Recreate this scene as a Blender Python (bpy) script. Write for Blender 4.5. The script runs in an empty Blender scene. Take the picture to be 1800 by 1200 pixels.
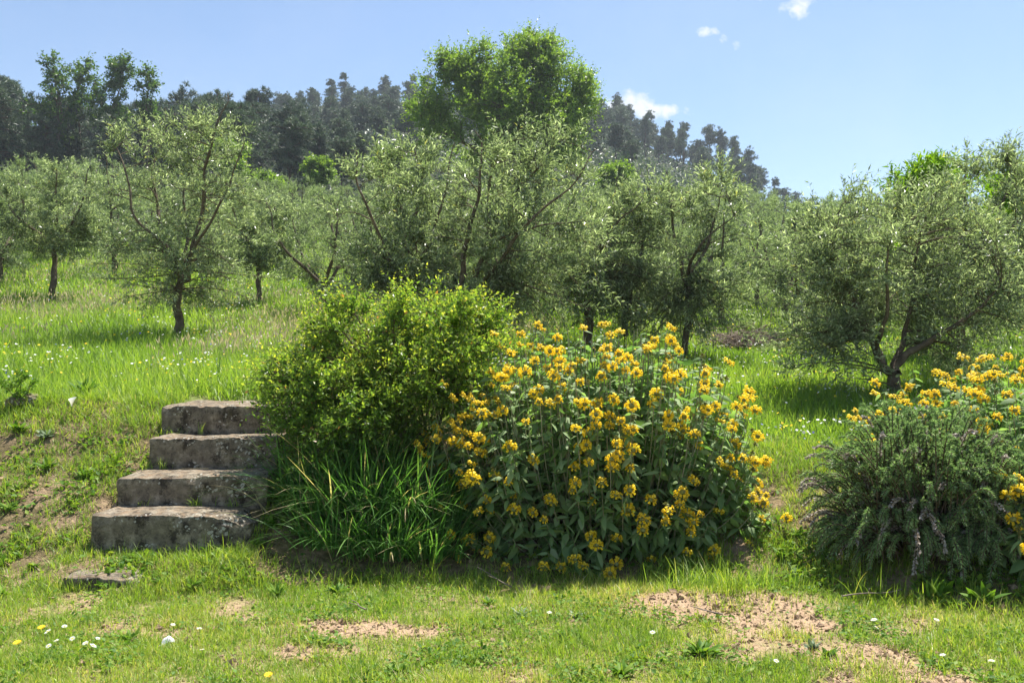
import bpy, math
import numpy as np
from mathutils import Vector, Euler

# ------------------------------------------------------------------ camera, world, sun, exposure
S = bpy.context.scene
COL = S.collection
CAM_Z, PITCH, FPX = 1.12, math.atan(40 / 1500), 1500.0
cd = bpy.data.cameras.new('camera'); cam = bpy.data.objects.new('camera', cd); COL.objects.link(cam)
cd.sensor_width = 36; cd.lens = 30; cd.clip_start = 0.05; cd.clip_end = 3000
cam.location = (0, 0, CAM_Z); cam.rotation_euler = (math.pi / 2 + PITCH, 0, 0)
S.camera = cam

SUN_EL, SUN_AZ = math.radians(67), math.radians(34)        # azimuth: to the right of the view direction (+Y)
to_sun = Vector((math.sin(SUN_AZ) * math.cos(SUN_EL), math.cos(SUN_AZ) * math.cos(SUN_EL), math.sin(SUN_EL)))
sd = bpy.data.lights.new('sun', 'SUN'); sd.energy = 4.8; sd.angle = math.radians(0.53); sd.color = (1.0, 0.955, 0.87)
sun = bpy.data.objects.new('sun', sd); COL.objects.link(sun)
sun.rotation_euler = (-to_sun).to_track_quat('-Z', 'Y').to_euler(); sun.location = (5, 20, 40)

S.view_settings.view_transform = 'Standard'; S.view_settings.look = 'None'
S.view_settings.gamma = 1.0; S.view_settings.use_curve_mapping = False
S.view_settings.exposure = 1.2
S.render.engine = 'CYCLES'
S.cycles.max_bounces = 14; S.cycles.diffuse_bounces = 10; S.cycles.glossy_bounces = 2
S.cycles.transmission_bounces = 10; S.cycles.transparent_max_bounces = 4; S.cycles.volume_bounces = 0
S.cycles.caustics_reflective = False; S.cycles.caustics_refractive = False
S.cycles.sample_clamp_indirect = 6
S.cycles.use_adaptive_sampling = True; S.cycles.adaptive_threshold = .014; S.cycles.use_denoising = True; S.cycles.denoiser = 'OPENIMAGEDENOISE'; S.cycles.denoising_input_passes = 'RGB_ALBEDO_NORMAL'; S.cycles.denoising_prefilter = 'ACCURATE'

def at(px, py, D):
    """world point seen at photo pixel (px, py) on the plane y = D"""
    a, b = (px - 900) / FPX, (600 - py) / FPX
    y = math.cos(PITCH) - b * math.sin(PITCH); z = math.sin(PITCH) + b * math.cos(PITCH)
    return np.array([a / y * D, D, CAM_Z + z / y * D])

W = bpy.data.worlds.new('World'); S.world = W; W.use_nodes = True
nt = W.node_tree; nt.nodes.clear()
def nn(t, kind, **kw):
    n = t.nodes.new(kind)
    for k, v in kw.items():
        if k in n.inputs: n.inputs[k].default_value = v
        else: setattr(n, k, v)
    return n
def mth(t, op, a, b=None, c=None, clamp=False):
    n = t.nodes.new('ShaderNodeMath'); n.operation = op; n.use_clamp = clamp
    for i, v in enumerate((a, b, c)):
        if v is None: continue
        if isinstance(v, (int, float)): n.inputs[i].default_value = v
        else: t.links.new(v, n.inputs[i])
    return n.outputs[0]
wo = nn(nt, 'ShaderNodeOutputWorld'); bg = nn(nt, 'ShaderNodeBackground'); bg.inputs['Strength'].default_value = 0.077
sky = nn(nt, 'ShaderNodeTexSky'); sky.sky_type = 'NISHITA'; sky.sun_disc = False
sky.sun_elevation = SUN_EL; sky.sun_rotation = SUN_AZ; sky.altitude = 300
sky.air_density = 1.0; sky.dust_density = 0.35; sky.ozone_density = 1.6
tc = nn(nt, 'ShaderNodeTexCoord'); sp = nn(nt, 'ShaderNodeSeparateXYZ'); nt.links.new(tc.outputs['Generated'], sp.inputs[0])
yy = mth(nt, 'MAXIMUM', mth(nt, 'ABSOLUTE', sp.outputs[1]), 0.05)
U = mth(nt, 'DIVIDE', sp.outputs[0], yy); V = mth(nt, 'DIVIDE', sp.outputs[2], yy)
cb = nn(nt, 'ShaderNodeCombineXYZ'); nt.links.new(U, cb.inputs[0]); nt.links.new(V, cb.inputs[1])
n1 = nn(nt, 'ShaderNodeTexNoise', Scale=42.0, Detail=8.0, Roughness=0.62); nt.links.new(cb.outputs[0], n1.inputs['Vector'])
n2 = nn(nt, 'ShaderNodeTexNoise', Scale=2.6, Detail=7.0, Roughness=0.58); nt.links.new(cb.outputs[0], n2.inputs['Vector'])
total = None
for (px, py, rx, ry, k) in ((1404, 14, 34, 20, 1), (1243, 57, 20, 9, .8), (1272, 70, 9, 8, .55), (1291, 80, 9, 8, .5), (1105, 182, 52, 22, 1.3),
                            (1150, 196, 38, 15, 1.0), (1180, 195, 14, 12, .8), (1212, 197, 13, 10, .7), (1340, -4, 20, 7, .5), (60, -150, 190, 40, 1), (1700, -220, 160, 60, 1)):
    p = at(px, py, 1.0); u0, v0 = p[0], p[2] - CAM_Z
    du = mth(nt, 'DIVIDE', mth(nt, 'SUBTRACT', U, float(u0)), rx / FPX)
    dv = mth(nt, 'DIVIDE', mth(nt, 'SUBTRACT', V, float(v0)), ry / FPX)
    r2 = mth(nt, 'ADD', mth(nt, 'MULTIPLY', du, du), mth(nt, 'MULTIPLY', dv, dv))
    m = mth(nt, 'MULTIPLY', mth(nt, 'SUBTRACT', 1.25, r2), k)
    total = m if total is None else mth(nt, 'MAXIMUM', total, m)
cl = mth(nt, 'ADD', total, mth(nt, 'MULTIPLY', mth(nt, 'SUBTRACT', n1.outputs['Fac'], 0.54), 6.0))
cl = mth(nt, 'MULTIPLY', cl, 0.7, clamp=True)
cl = mth(nt, 'MULTIPLY', cl, mth(nt, 'GREATER_THAN', total, -3.0))
veil0 = mth(nt, 'MULTIPLY', mth(nt, 'SUBTRACT', n2.outputs['Fac'], 0.45), 1.1, clamp=True)
veil = mth(nt, 'MULTIPLY', veil0, .35)
fac = mth(nt, 'MAXIMUM', mth(nt, 'MULTIPLY', cl, 0.95), veil)
mx = nn(nt, 'ShaderNodeMix', data_type='RGBA'); nt.links.new(fac, mx.inputs[0])
nt.links.new(sky.outputs[0], mx.inputs[6]); mx.inputs[7].default_value = (5.6, 5.8, 6.1, 1)
nt.links.new(mx.outputs[2], bg.inputs['Color']); nt.links.new(bg.outputs[0], wo.inputs[0])

# ------------------------------------------------------------------ numeric helpers
def RNG(s): return np.random.default_rng(s)
def nrm(v): return v / np.maximum(np.linalg.norm(v, axis=-1, keepdims=True), 1e-9)
def _h(ix, iy, iz, seed):
    n = (ix.astype(np.int64) * 374761393 + iy.astype(np.int64) * 668265263 + iz.astype(np.int64) * 2147483647 + seed * 144269) & 0xffffffff
    n = ((n ^ (n >> 13)) * 1274126177) & 0xffffffff
    return ((n ^ (n >> 16)) & 0xffff) / 65535.0
def vnoise(p, seed=0):
    p = np.asarray(p, float); i = np.floor(p); f = p - i; f = f * f * (3 - 2 * f); i = i.astype(np.int64)
    out = 0
    for dx in (0, 1):
        for dy in (0, 1):
            for dz in (0, 1):
                w = (f[..., 0] if dx else 1 - f[..., 0]) * (f[..., 1] if dy else 1 - f[..., 1]) * (f[..., 2] if dz else 1 - f[..., 2])
                out = out + w * _h(i[..., 0] + dx, i[..., 1] + dy, i[..., 2] + dz, seed)
    return out
def fbm(p, seed=0, o=4):
    a, s, t = 1.0, 0, 0
    for k in range(o): s = s + a * vnoise(p * 2 ** k, seed + k); t += a; a *= 0.5
    return s / t
def fbm2(x, y, sc, seed=0, o=3):
    return fbm(np.stack([np.asarray(x) * sc, np.asarray(y) * sc, np.zeros_like(np.asarray(x, float))], -1), seed, o)
def sstep(a, b, x): t = np.clip((x - a) / (b - a), 0, 1); return t * t * (3 - 2 * t)

class MB:
    """collects polygons; build() links them as one mesh object"""
    def __init__(s): s.v = []; s.f = []; s.c = []; s.m = []; s.n = 0
    def add(s, verts, faces, c=None, mat=0):
        verts = np.asarray(verts, float).reshape(-1, 3)
        if c is None: c = np.full(len(verts), .5)
        c = np.broadcast_to(np.asarray(c, float), (len(verts),))
        for F in (faces if isinstance(faces, (list, tuple)) else [faces]):
            F = np.asarray(F, np.int64); s.f.append(F + s.n); s.m.append(np.full(len(F), mat, np.int32))
        s.v.append(verts); s.c.append(c); s.n += len(verts); return s
    def mesh(s, name, mats, smooth=True):
        me = bpy.data.meshes.new(name)
        if s.n == 0: return me
        v = np.concatenate(s.v).astype(np.float32)
        me.vertices.add(len(v)); me.vertices.foreach_set('co', v.ravel())
        tot = np.concatenate([np.full(len(F), F.shape[1], np.int32) for F in s.f])
        idx = np.concatenate([F.ravel() for F in s.f]).astype(np.int32)
        me.loops.add(len(idx)); me.loops.foreach_set('vertex_index', idx)
        me.polygons.add(len(tot)); me.polygons.foreach_set('loop_start', np.concatenate([[0], np.cumsum(tot)[:-1]]).astype(np.int32))
        me.polygons.foreach_set('loop_total', tot)
        me.polygons.foreach_set('material_index', np.concatenate(s.m))
        me.polygons.foreach_set('use_smooth', np.full(len(tot), smooth))
        a = me.attributes.new('tint', 'FLOAT', 'POINT'); a.data.foreach_set('value', np.concatenate(s.c).astype(np.float32))
        for m in (mats if isinstance(mats, (list, tuple)) else [mats]): me.materials.append(m)
        me.update(calc_edges=True); me.validate(); return me
    def build(s, name, mats, parent=None, smooth=True): return ob(name, s.mesh(name, mats, smooth), parent)

def ob(name, me, parent=None, loc=None, rot=None, scale=None):
    o = bpy.data.objects.new(name, me); COL.objects.link(o)
    if parent is not None: o.parent = parent
    if loc is not None: o.location = [float(q) for q in loc]
    if rot is not None: o.rotation_euler = rot
    if scale is not None: o.scale = (scale,) * 3 if np.isscalar(scale) else scale
    return o
def tag(o, label=None, cat=None, group=None, kind=None):
    for k, v in (('label', label), ('category', cat), ('group', group), ('kind', kind)):
        if v: o[k] = v
    return o
def thing(name, loc, label, cat, group=None, rz=0.0, scale=1.0):
    return tag(ob(name, None, None, loc, (0, 0, rz), scale), label, cat, group)

def axes(d, rng, up=(0, 0, 1), jit=.8):
    """X along d, Z near `up` with random roll"""
    X = nrm(d); z = np.array(up, float) + rng.normal(0, jit, X.shape)
    Z = nrm(z - (z * X).sum(-1, keepdims=True) * X); return X, np.cross(Z, X), Z
def inst(TV, TF, O, ax, L, Wd=None, Hh=None):
    X, Y, Z = ax; N, k = len(O), len(TV)
    L = np.broadcast_to(L, (N,)); Wd = L if Wd is None else np.broadcast_to(Wd, (N,)); Hh = L if Hh is None else np.broadcast_to(Hh, (N,))
    v = O[:, None] + TV[None, :, 0, None] * (L[:, None] * X)[:, None] + TV[None, :, 1, None] * (Wd[:, None] * Y)[:, None] + TV[None, :, 2, None] * (Hh[:, None] * Z)[:, None]
    off = (np.arange(N) * k)[:, None, None]
    return v.reshape(-1, 3), [(np.asarray(F)[None] + off).reshape(-1, np.asarray(F).shape[1]) for F in TF]
LEAF4 = (np.array([(0, 0, 0), (.42, .5, .10), (1, 0, -.06), (.42, -.5, .10)]), [[(0, 1, 2), (0, 2, 3)]])
LEAF8 = (np.array([(0, 0, 0), (.28, .5, -.01), (.3, 0, .03), (.28, -.5, -.01), (.68, .36, -.13), (.68, 0, -.08), (.68, -.36, -.13), (1, 0, -.26)]),
         [[(0, 2, 1), (0, 3, 2), (4, 5, 7), (5, 6, 7)], [(1, 2, 5, 4), (2, 3, 6, 5)]])
NEEDLE = (np.array([(0, .5, 0), (0, -.5, 0), (1, 0, 0)]), [[(0, 1, 2)]])
def tubes(P, R, k=6):
    """P (N,n,3), R (N,n): N round tubes"""
    P = np.asarray(P, float); R = np.asarray(R, float)
    if P.ndim == 2: P, R = P[None], R[None]
    N, n, _ = P.shape
    T = nrm(np.gradient(P, axis=1)); mean = nrm(P[:, -1] - P[:, 0])
    ref = np.where(np.abs(mean[:, 2:3]) > .8, np.array([[1., .2, 0]]), np.array([[.1, .2, 1.]]))[:, None]
    A = nrm(np.cross(T, np.broadcast_to(ref, T.shape))); B = np.cross(T, A)
    th = np.arange(k) / k * 2 * np.pi
    v = P[:, :, None] + R[:, :, None, None] * (np.cos(th)[None, None, :, None] * A[:, :, None] + np.sin(th)[None, None, :, None] * B[:, :, None])
    i, j = np.meshgrid(np.arange(n - 1), np.arange(k), indexing='ij'); j2 = (j + 1) % k
    q = np.stack([i * k + j, i * k + j2, (i + 1) * k + j2, (i + 1) * k + j], -1).reshape(-1, 4)
    return v.reshape(-1, 3), [(q[None] + (np.arange(N) * n * k)[:, None, None]).reshape(-1, 4)]
def resample(pl, n):
    pl = np.asarray(pl, float); d = np.concatenate([[0], np.cumsum(np.linalg.norm(np.diff(pl, axis=0), axis=1))]); t = np.linspace(0, d[-1], n)
    q = np.stack([np.interp(t, d, pl[:, i]) for i in range(3)], -1)
    for _ in range(2): q[1:-1] = .25 * q[:-2] + .5 * q[1:-1] + .25 * q[2:]
    return q
def blades(mb, base, L, wd, rng, lean=.5, segs=2, tint=None, droop=.35, up=None, az=None, mat=0):
    """grass blades: strips of `segs` pieces ending in a point"""
    N = len(base); az = rng.uniform(0, 2 * np.pi, N) if az is None else az
    h = np.stack([np.cos(az), np.sin(az), np.zeros(N)], -1); ln = np.abs(rng.normal(0, lean, N)) if np.isscalar(lean) else lean
    side = np.stack([-np.sin(az + rng.normal(0, .7, N)), np.cos(az), np.zeros(N)], -1)
    dr = rng.uniform(0, 1, N) * droop
    rows = []
    for i in range(segs + 1):
        t = i / segs
        c = base + h * (L * (ln * t + dr * t * t))[:, None] + np.array([0, 0, 1.]) * (L * (t * np.sqrt(np.maximum(.05, 1 - np.minimum(ln, .95) ** 2)) - dr * t ** 2.2 * .9))[:, None]
        if i < segs:
            w = (wd * (1 - .75 * t ** 1.5) * .5)[:, None] * side; rows += [c - w, c + w]
        else: rows.append(c)
    v = np.stack(rows, 1); k = 2 * segs + 1
    q = [(2 * i, 2 * i + 1, 2 * i + 3, 2 * i + 2) for i in range(segs - 1)]; tr = [(2 * segs - 2, 2 * segs - 1, 2 * segs)]
    off = (np.arange(N) * k)[:, None, None]
    F = [(np.array(tr)[None] + off).reshape(-1, 3)]
    if q: F.append((np.array(q)[None] + off).reshape(-1, 4))
    mb.add(v.reshape(-1, 3), F, np.repeat(rng.uniform(0, 1, N) if tint is None else tint, k), mat)

# ------------------------------------------------------------------ materials
def material(name):
    m = bpy.data.materials.new(name); m.use_nodes = True; t = m.node_tree; t.nodes.clear()
    return m, t, nn(t, 'ShaderNodeOutputMaterial')
def ramp(t, fac, stops):
    r = nn(t, 'ShaderNodeValToRGB'); e = r.color_ramp.elements
    while len(e) < len(stops): e.new(.5)
    for x, (p, c) in zip(e, stops): x.position = p; x.color = (*c, 1)
    t.links.new(fac, r.inputs[0]); return r.outputs[0]
def leafmat(name, stops, trans=.45, tcol=(1.15, 1.2, .55), rough=.42, spec=.5, objvar=.0):
    m, t, o = material(name)
    a = nn(t, 'ShaderNodeAttribute', attribute_name='tint'); fac = a.outputs['Fac']
    if objvar:
        oi = nn(t, 'ShaderNodeObjectInfo'); fac = mth(t, 'ADD', fac, mth(t, 'MULTIPLY', mth(t, 'SUBTRACT', oi.outputs['Random'], .5), objvar))
    col = ramp(t, fac, stops)
    p = nn(t, 'ShaderNodeBsdfPrincipled', Roughness=rough); p.inputs['Specular IOR Level'].default_value = spec
    t.links.new(col, p.inputs['Base Color'])
    mm = nn(t, 'ShaderNodeMix', data_type='RGBA', blend_type='MULTIPLY'); mm.inputs[0].default_value = 1; t.links.new(col, mm.inputs[6]); mm.inputs[7].default_value = (*tcol, 1)
    tr = nn(t, 'ShaderNodeBsdfTranslucent'); t.links.new(mm.outputs[2], tr.inputs[0])
    ms = nn(t, 'ShaderNodeMixShader'); ms.inputs[0].default_value = trans
    t.links.new(p.outputs[0], ms.inputs[1]); t.links.new(tr.outputs[0], ms.inputs[2]); t.links.new(ms.outputs[0], o.inputs[0])
    return m
def noisemat(name, stops, scale=8, detail=6, rough=.9, bump=.4, bscale=None, dist=.02, extra=None, rgh=.6):
    m, t, o = material(name); g = nn(t, 'ShaderNodeTexCoord')
    n = nn(t, 'ShaderNodeTexNoise', Scale=float(scale), Detail=float(detail), Roughness=rgh); t.links.new(g.outputs['Object'], n.inputs['Vector'])
    col = ramp(t, n.outputs['Fac'], stops)
    if extra: col = extra(t, g, col)
    p = nn(t, 'ShaderNodeBsdfPrincipled', Roughness=rough); p.inputs['Specular IOR Level'].default_value = .25; t.links.new(col, p.inputs['Base Color'])
    if bump:
        b = nn(t, 'ShaderNodeTexNoise', Scale=float(bscale or scale * 4), Detail=8.0, Roughness=.65); t.links.new(g.outputs['Object'], b.inputs['Vector'])
        bp = nn(t, 'ShaderNodeBump', Strength=bump, Distance=dist); t.links.new(b.outputs['Fac'], bp.inputs['Height']); t.links.new(bp.outputs[0], p.inputs['Normal'])
    t.links.new(p.outputs[0], o.inputs[0]); return m
def mixcol(t, fac, a, b):
    m = nn(t, 'ShaderNodeMix', data_type='RGBA')
    for i, v in ((0, fac), (6, a), (7, b)):
        if isinstance(v, (int, float)): m.inputs[i].default_value = v
        elif isinstance(v, tuple): m.inputs[i].default_value = (*v, 1)
        else: t.links.new(v, m.inputs[i])
    return m.outputs[2]
def tnoise(t, g, scale, detail=5.0, rough=.6):
    n = nn(t, 'ShaderNodeTexNoise', Scale=float(scale), Detail=detail, Roughness=rough); t.links.new(g.outputs['Object'], n.inputs['Vector']); return n.outputs['Fac']

def ground_extra(soil, soil2):
    def f(t, g, col):
        a = nn(t, 'ShaderNodeAttribute', attribute_name='tint')
        k = mth(t, 'ADD', a.outputs['Fac'], mth(t, 'MULTIPLY', mth(t, 'SUBTRACT', tnoise(t, g, 9), .5), .9))
        k = mth(t, 'MULTIPLY', mth(t, 'SUBTRACT', k, .3), 2.6, clamp=True)
        s = ramp(t, tnoise(t, g, 30, 8.0, .7), [(.3, soil2), (.62, soil)])
        return mixcol(t, k, col, s)
    return f
SOIL, SOIL2 = (.45, .315, .205), (.25, .165, .10)
M = {}
M['lawn'] = noisemat('lawn_ground', [(.32, (.12, .12, .035)), (.5, (.22, .205, .07)), (.68, (.36, .29, .15))], 22, 8, .95, .8, 60, .02, ground_extra(SOIL, SOIL2))
M['bank'] = noisemat('bank_ground', [(.32, (.07, .055, .025)), (.5, (.15, .115, .055)), (.68, (.32, .23, .13))], 16, 8, .95, .9, 50, .03, ground_extra(SOIL, SOIL2))
M['meadow'] = noisemat('meadow_ground', [(.3, (.06, .085, .02)), (.55, (.13, .16, .04)), (.75, (.24, .24, .09))], 3, 8, .95, .6, 20, .05)
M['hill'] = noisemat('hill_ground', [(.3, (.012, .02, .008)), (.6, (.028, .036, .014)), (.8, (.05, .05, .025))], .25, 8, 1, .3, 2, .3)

def stone_extra(t, g, col):
    blk = mth(t, 'MULTIPLY', mth(t, 'SUBTRACT', tnoise(t, g, 9.5, 8.0, .76), .495), 11, clamp=True)
    col = mixcol(t, mth(t, 'MULTIPLY', blk, .88), col, (.028, .022, .017))
    v = nn(t, 'ShaderNodeTexVoronoi', Scale=38.0); wn = nn(t, 'ShaderNodeTexNoise', Scale=30.0, Detail=4.0); t.links.new(g.outputs['Object'], wn.inputs['Vector'])
    va = nn(t, 'ShaderNodeVectorMath', operation='MULTIPLY_ADD'); t.links.new(wn.outputs['Color'], va.inputs[0]); va.inputs[1].default_value = (.045, .045, .045); t.links.new(g.outputs['Object'], va.inputs[2]); t.links.new(va.outputs[0], v.inputs['Vector'])
    sp_ = mth(t, 'MULTIPLY', mth(t, 'LESS_THAN', v.outputs['Distance'], mth(t, 'MULTIPLY', tnoise(t, g, 5, 3.0), .5)), mth(t, 'GREATER_THAN', tnoise(t, g, 5.5, 3.0), .53))
    col = mixcol(t, mth(t, 'MULTIPLY', sp_, .7), col, (.52, .50, .44))
    mo = mth(t, 'MULTIPLY', mth(t, 'SUBTRACT', tnoise(t, g, 12, 7.0, .7), .56), 7, clamp=True)
    col = mixcol(t, mth(t, 'MULTIPLY', mo, .5), col, (.13, .12, .045))
    gr = mth(t, 'MULTIPLY', mth(t, 'SUBTRACT', tnoise(t, g, 90, 3.0, .6), .5), 4, clamp=True); col = mixcol(t, mth(t, 'MULTIPLY', gr, .55), col, (.05, .04, .03))
    ge = nn(t, 'ShaderNodeNewGeometry'); sz_ = nn(t, 'ShaderNodeSeparateXYZ'); t.links.new(ge.outputs['Normal'], sz_.inputs[0])      # soil and litter gathered on the flat treads
    tr = mth(t, 'MULTIPLY', mth(t, 'MULTIPLY', mth(t, 'SUBTRACT', sz_.outputs[2], .8), 6, clamp=True), mth(t, 'MULTIPLY', mth(t, 'SUBTRACT', tnoise(t, g, 16, 7.0, .7), .46), 6, clamp=True))
    return mixcol(t, mth(t, 'MULTIPLY', tr, .75), col, (.24, .165, .10))
M['stone'] = noisemat('weathered_stone', [(.30, (.075, .06, .043)), (.5, (.20, .168, .125)), (.70, (.40, .345, .265))], 13, 10, .92, .9, 55, .012, stone_extra, .7)
M['bark'] = noisemat('olive_bark', [(.3, (.06, .045, .032)), (.55, (.15, .115, .08)), (.75, (.26, .21, .155))], 14, 8, .9, .8, 40, .015)
M['pinebark'] = noisemat('pine_bark', [(.3, (.05, .035, .028)), (.6, (.14, .095, .07)), (.8, (.2, .15, .12))], 3, 6, .9, .5, 9, .05)
M['twig'] = noisemat('shrub_wood', [(.3, (.06, .04, .025)), (.7, (.18, .13, .085))], 20, 5, .85, .3)
M['dead'] = noisemat('dead_wood', [(.3, (.12, .09, .07)), (.7, (.34, .27, .22))], 8, 5, .9, .2)
M['olive'] = leafmat('olive_leaf', [(0, (.135, .165, .108)), (.4, (.215, .255, .16)), (.72, (.32, .36, .24)), (.88, (.58, .60, .49)), (.97, (.62, .63, .52)), (1, (.48, .42, .16))], .52, (1.12, 1.32, .62), .33, .8)
M['olivefar'] = leafmat('olive_leaf_far', [(0, (.145, .18, .11)), (.5, (.235, .28, .175)), (.85, (.38, .42, .29)), (1, (.54, .56, .44))], .52, (1.1, 1.3, .62), .36, .7, .25)
M['broad'] = leafmat('broad_leaf', [(0, (.10, .175, .04)), (.6, (.19, .295, .06)), (1, (.37, .45, .10))], .55, (1.22, 1.28, .5), .4, .4)
M['broaddark'] = leafmat('wood_edge_leaf', [(0, (0.046, 0.098, 0.026)), (.6, (0.091, 0.163, 0.042)), (1, (0.182, 0.247, 0.065))], .45, (1.3, 1.4, .5), .45, .35)
M['fruit'] = leafmat('fruit_tree_leaf', [(0, (0.084, 0.182, 0.021)), (.6, (0.168, 0.308, 0.028)), (.85, (0.280, 0.420, 0.042)), (1, (0.700, 0.588, 0.042))], .5, (1.4, 1.4, .4), .4, .4)
M['pine'] = leafmat('pine_needles', [(0, (.03, .055, .034)), (.5, (.07, .11, .065)), (.9, (.15, .195, .11)), (1, (.22, .25, .15))], .25, (1.05, 1.12, .75), .45, .4, .3)
M['shrub'] = leafmat('shrub_leaf', [(0, (.085, .175, .035)), (.35, (.16, .285, .055)), (.62, (.29, .41, .07)), (.85, (.50, .54, .09)), (.97, (.58, .58, .12)), (1, (.46, .24, .10))], .58, (1.2, 1.2, .5), .38, .4)
M['sage'] = leafmat('sage_leaf', [(0, (.125, .205, .075)), (.5, (.215, .315, .12)), (.85, (.34, .43, .21)), (1, (.55, .6, .42))], .44, (1.0, 1.3, .5), .6, .3)
M['sagestem'] = leafmat('sage_stem', [(0, (.16, .17, .10)), (1, (.38, .36, .25))], .1, (1, 1, .7), .7, .2)
M['petal'] = leafmat('sage_petal', [(0, (.79, .50, .022)), (.5, (.90, .66, .045)), (1, (.93, .76, .11))], .34, (1.0, 1.0, .65), .6, .2)
M['calyx'] = leafmat('sage_calyx', [(0, (.14, .16, .05)), (1, (.30, .31, .13))], .2, (1, 1, .5), .7, .2)
M['rose'] = leafmat('rosemary_needle', [(0, (.13, .205, .09)), (.5, (.225, .335, .14)), (.85, (.35, .45, .22)), (1, (.55, .62, .42))], .42, (1.05, 1.2, .68), .5, .4)
M['roseflower'] = leafmat('rosemary_dry_flower', [(0, (.26, .21, .17)), (.6, (.46, .40, .34)), (1, (.62, .57, .55))], .3, (1, 1, 1), .7, .2)
M['lawngrass'] = leafmat('lawn_grass', [(0, (.14, .255, .035)), (.45, (.255, .375, .052)), (.7, (.385, .465, .075)), (.85, (.54, .50, .17)), (1, (.62, .51, .30))], .52, (1.17, 1.2, .5), .45, .4)
M['meadowgrass'] = leafmat('meadow_grass', [(0, (.135, .245, .04)), (.5, (.24, .37, .06)), (.8, (.375, .475, .095)), (1, (.56, .55, .23))], .55, (1.18, 1.22, .5), .45, .4)
M['straw'] = leafmat('grass_seed_head', [(0, (.42, .36, .20)), (1, (.62, .52, .37))], .45, (1, 1, .8), .6, .2)
M['longgrass'] = leafmat('strap_leaf', [(0, (.06, .155, .035)), (.55, (.11, .25, .055)), (.86, (.20, .35, .09)), (.93, (.42, .38, .17)), (1, (.54, .45, .27))], .48, (1.15, 1.25, .55), .42, .4)
M['weed'] = leafmat('weed_leaf', [(0, (0.066, 0.156, 0.024)), (.6, (0.144, 0.264, 0.036)), (1, (0.288, 0.384, 0.060))], .42, (1.3, 1.3, .5), .55, .2)
M['greyweed'] = leafmat('grey_weed_leaf', [(0, (.14, .20, .11)), (1, (.30, .36, .24))], .3, (1, 1.1, .7), .6, .3)
M['white'] = leafmat('white_petal', [(0, (.78, .77, .72)), (1, (.86, .86, .83))], .3, (1, 1, .95), .6, .2)
M['yellow'] = leafmat('yellow_petal', [(0, (.82, .55, .02)), (1, (.88, .72, .05))], .3, (1, 1, .6), .6, .2)
M['blue'] = leafmat('blue_petal', [(0, (.16, .16, .52)), (1, (.32, .30, .66))], .3, (1, 1, 1), .6, .2)
M['paper'] = leafmat('white_scrap', [(0, (.8, .8, .8)), (1, (.85, .85, .85))], .15, (1, 1, 1), .7, .2)

# ------------------------------------------------------------------ terrain
def edge_y(x): return np.interp(x, [-6, -2.7, -1.9, -1.2, -.6, .6, 1.15, 1.5, 1.9, 2.25, 3.2, 6], [4.30, 4.25, 4.16, 4.28, 4.40, 4.43, 4.33, 4.16, 3.95, 3.74, 3.3, 2.7])
LY = [0, .25, 1.70, 2.7, 6.7, 11.2, 20.7, 30.7, 40.7]
LZ = [0, .09, .86, .93, 1.42, 2.25, 4.0, 6.2, 8.7]
RY = [0, .2, 1.3, 3.8, 8.8, 15.8, 20.8, 30.8, 40.8]
RZ = [0, .06, .47, .82, 1.30, 2.35, 3.3, 5.5, 8.0]
SKY_PX = [-900, -300, 0, 300, 480, 600, 740, 900, 1060, 1150, 1300, 1420, 1600, 1800, 2300, 3000]
SKY_PY = [330, 275, 250, 225, 202, 178, 174, 186, 218, 262, 332, 385, 430, 470, 550, 590]
def height(x, y, detail=True):
    x = np.asarray(x, float); y = np.asarray(y, float)
    s = x / np.maximum(y, 1.0); px = 900 + FPX * s
    e = edge_y(x); d = y - e
    t = sstep(.05, .30, np.where(y < 12, x / 5.5, s)); t2 = sstep(4, 9, y); t = sstep(.02, .28, x / np.maximum(y, 4.5)) * t2 + sstep(.7, 1.25, x) * (1 - t2)
    z = np.interp(d, LY, LZ) * (1 - t) + np.interp(d, RY, RZ) * t
    zr = CAM_Z + (640 - np.interp(px, SKY_PX, SKY_PY)) / FPX * 175.0
    z44 = (np.interp(40., LY, LZ) * (1 - t) + np.interp(40., RY, RZ) * t)
    k = np.clip((y - 44.4) / 131., 0, 1)
    far = z44 + (zr - z44) * (k * .82 + .18 * k * k)
    far = np.where(y > 175, zr - (y - 175) * .12, far)
    m = sstep(38, 50, y); z = z * (1 - m) + far * m
    z = np.where(d <= 0, 0, z)
    sx = sstep(-2.42, -2.28, x + (y - 4.6) * -.06) * (1 - sstep(-1.42, -1.24, x)) * (y > 4.16) * (y < 6.6)
    sz = np.interp(y, [4.16, 4.4, 4.58, 4.90, 5.23, 5.58, 6.1, 6.5], [.0, .085, .11, .275, .45, .64, .82, .90])
    z = z * (1 - sx) + sz * sx
    if detail:
        z = z + np.where(d > -1, sstep(-.3, 1, d), 0) * ((fbm2(x, y, 1.3, 5) - .5) * .10 + (fbm2(x, y, 5, 9) - .5) * .045)
        z = z + (fbm2(x, y, 2.2, 3) - .5) * .03 + sstep(20, 80, y) * (fbm2(x, y, .12, 15) - .5) * 3
        z = z + .05 * np.exp(-(((x - 1.02) / .55) ** 2 + ((y - 4.05) / .22) ** 2))      # low earth mound at the lawn's edge
    return z
def on_ground(px, D): x = (px - 900) / FPX * D; return np.array([x, D, float(height(x, D))])
def lawn_at(px, py):
    D = FPX * CAM_Z / (py - 640)
    return np.array([(px - 900) / FPX * D, D])
PATCH = [(1270, 1072, .42, .17), (1190, 1060, .2, .10), (1390, 1095, .28, .10), (1510, 1150, .24, .20), (1570, 1190, .25, .16), (640, 1105, .42, .17), (560, 1140, .2, .1), (20, 1085, .22, .15),
         (860, 1105, .2, .07), (1050, 1120, .16, .06)]
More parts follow.
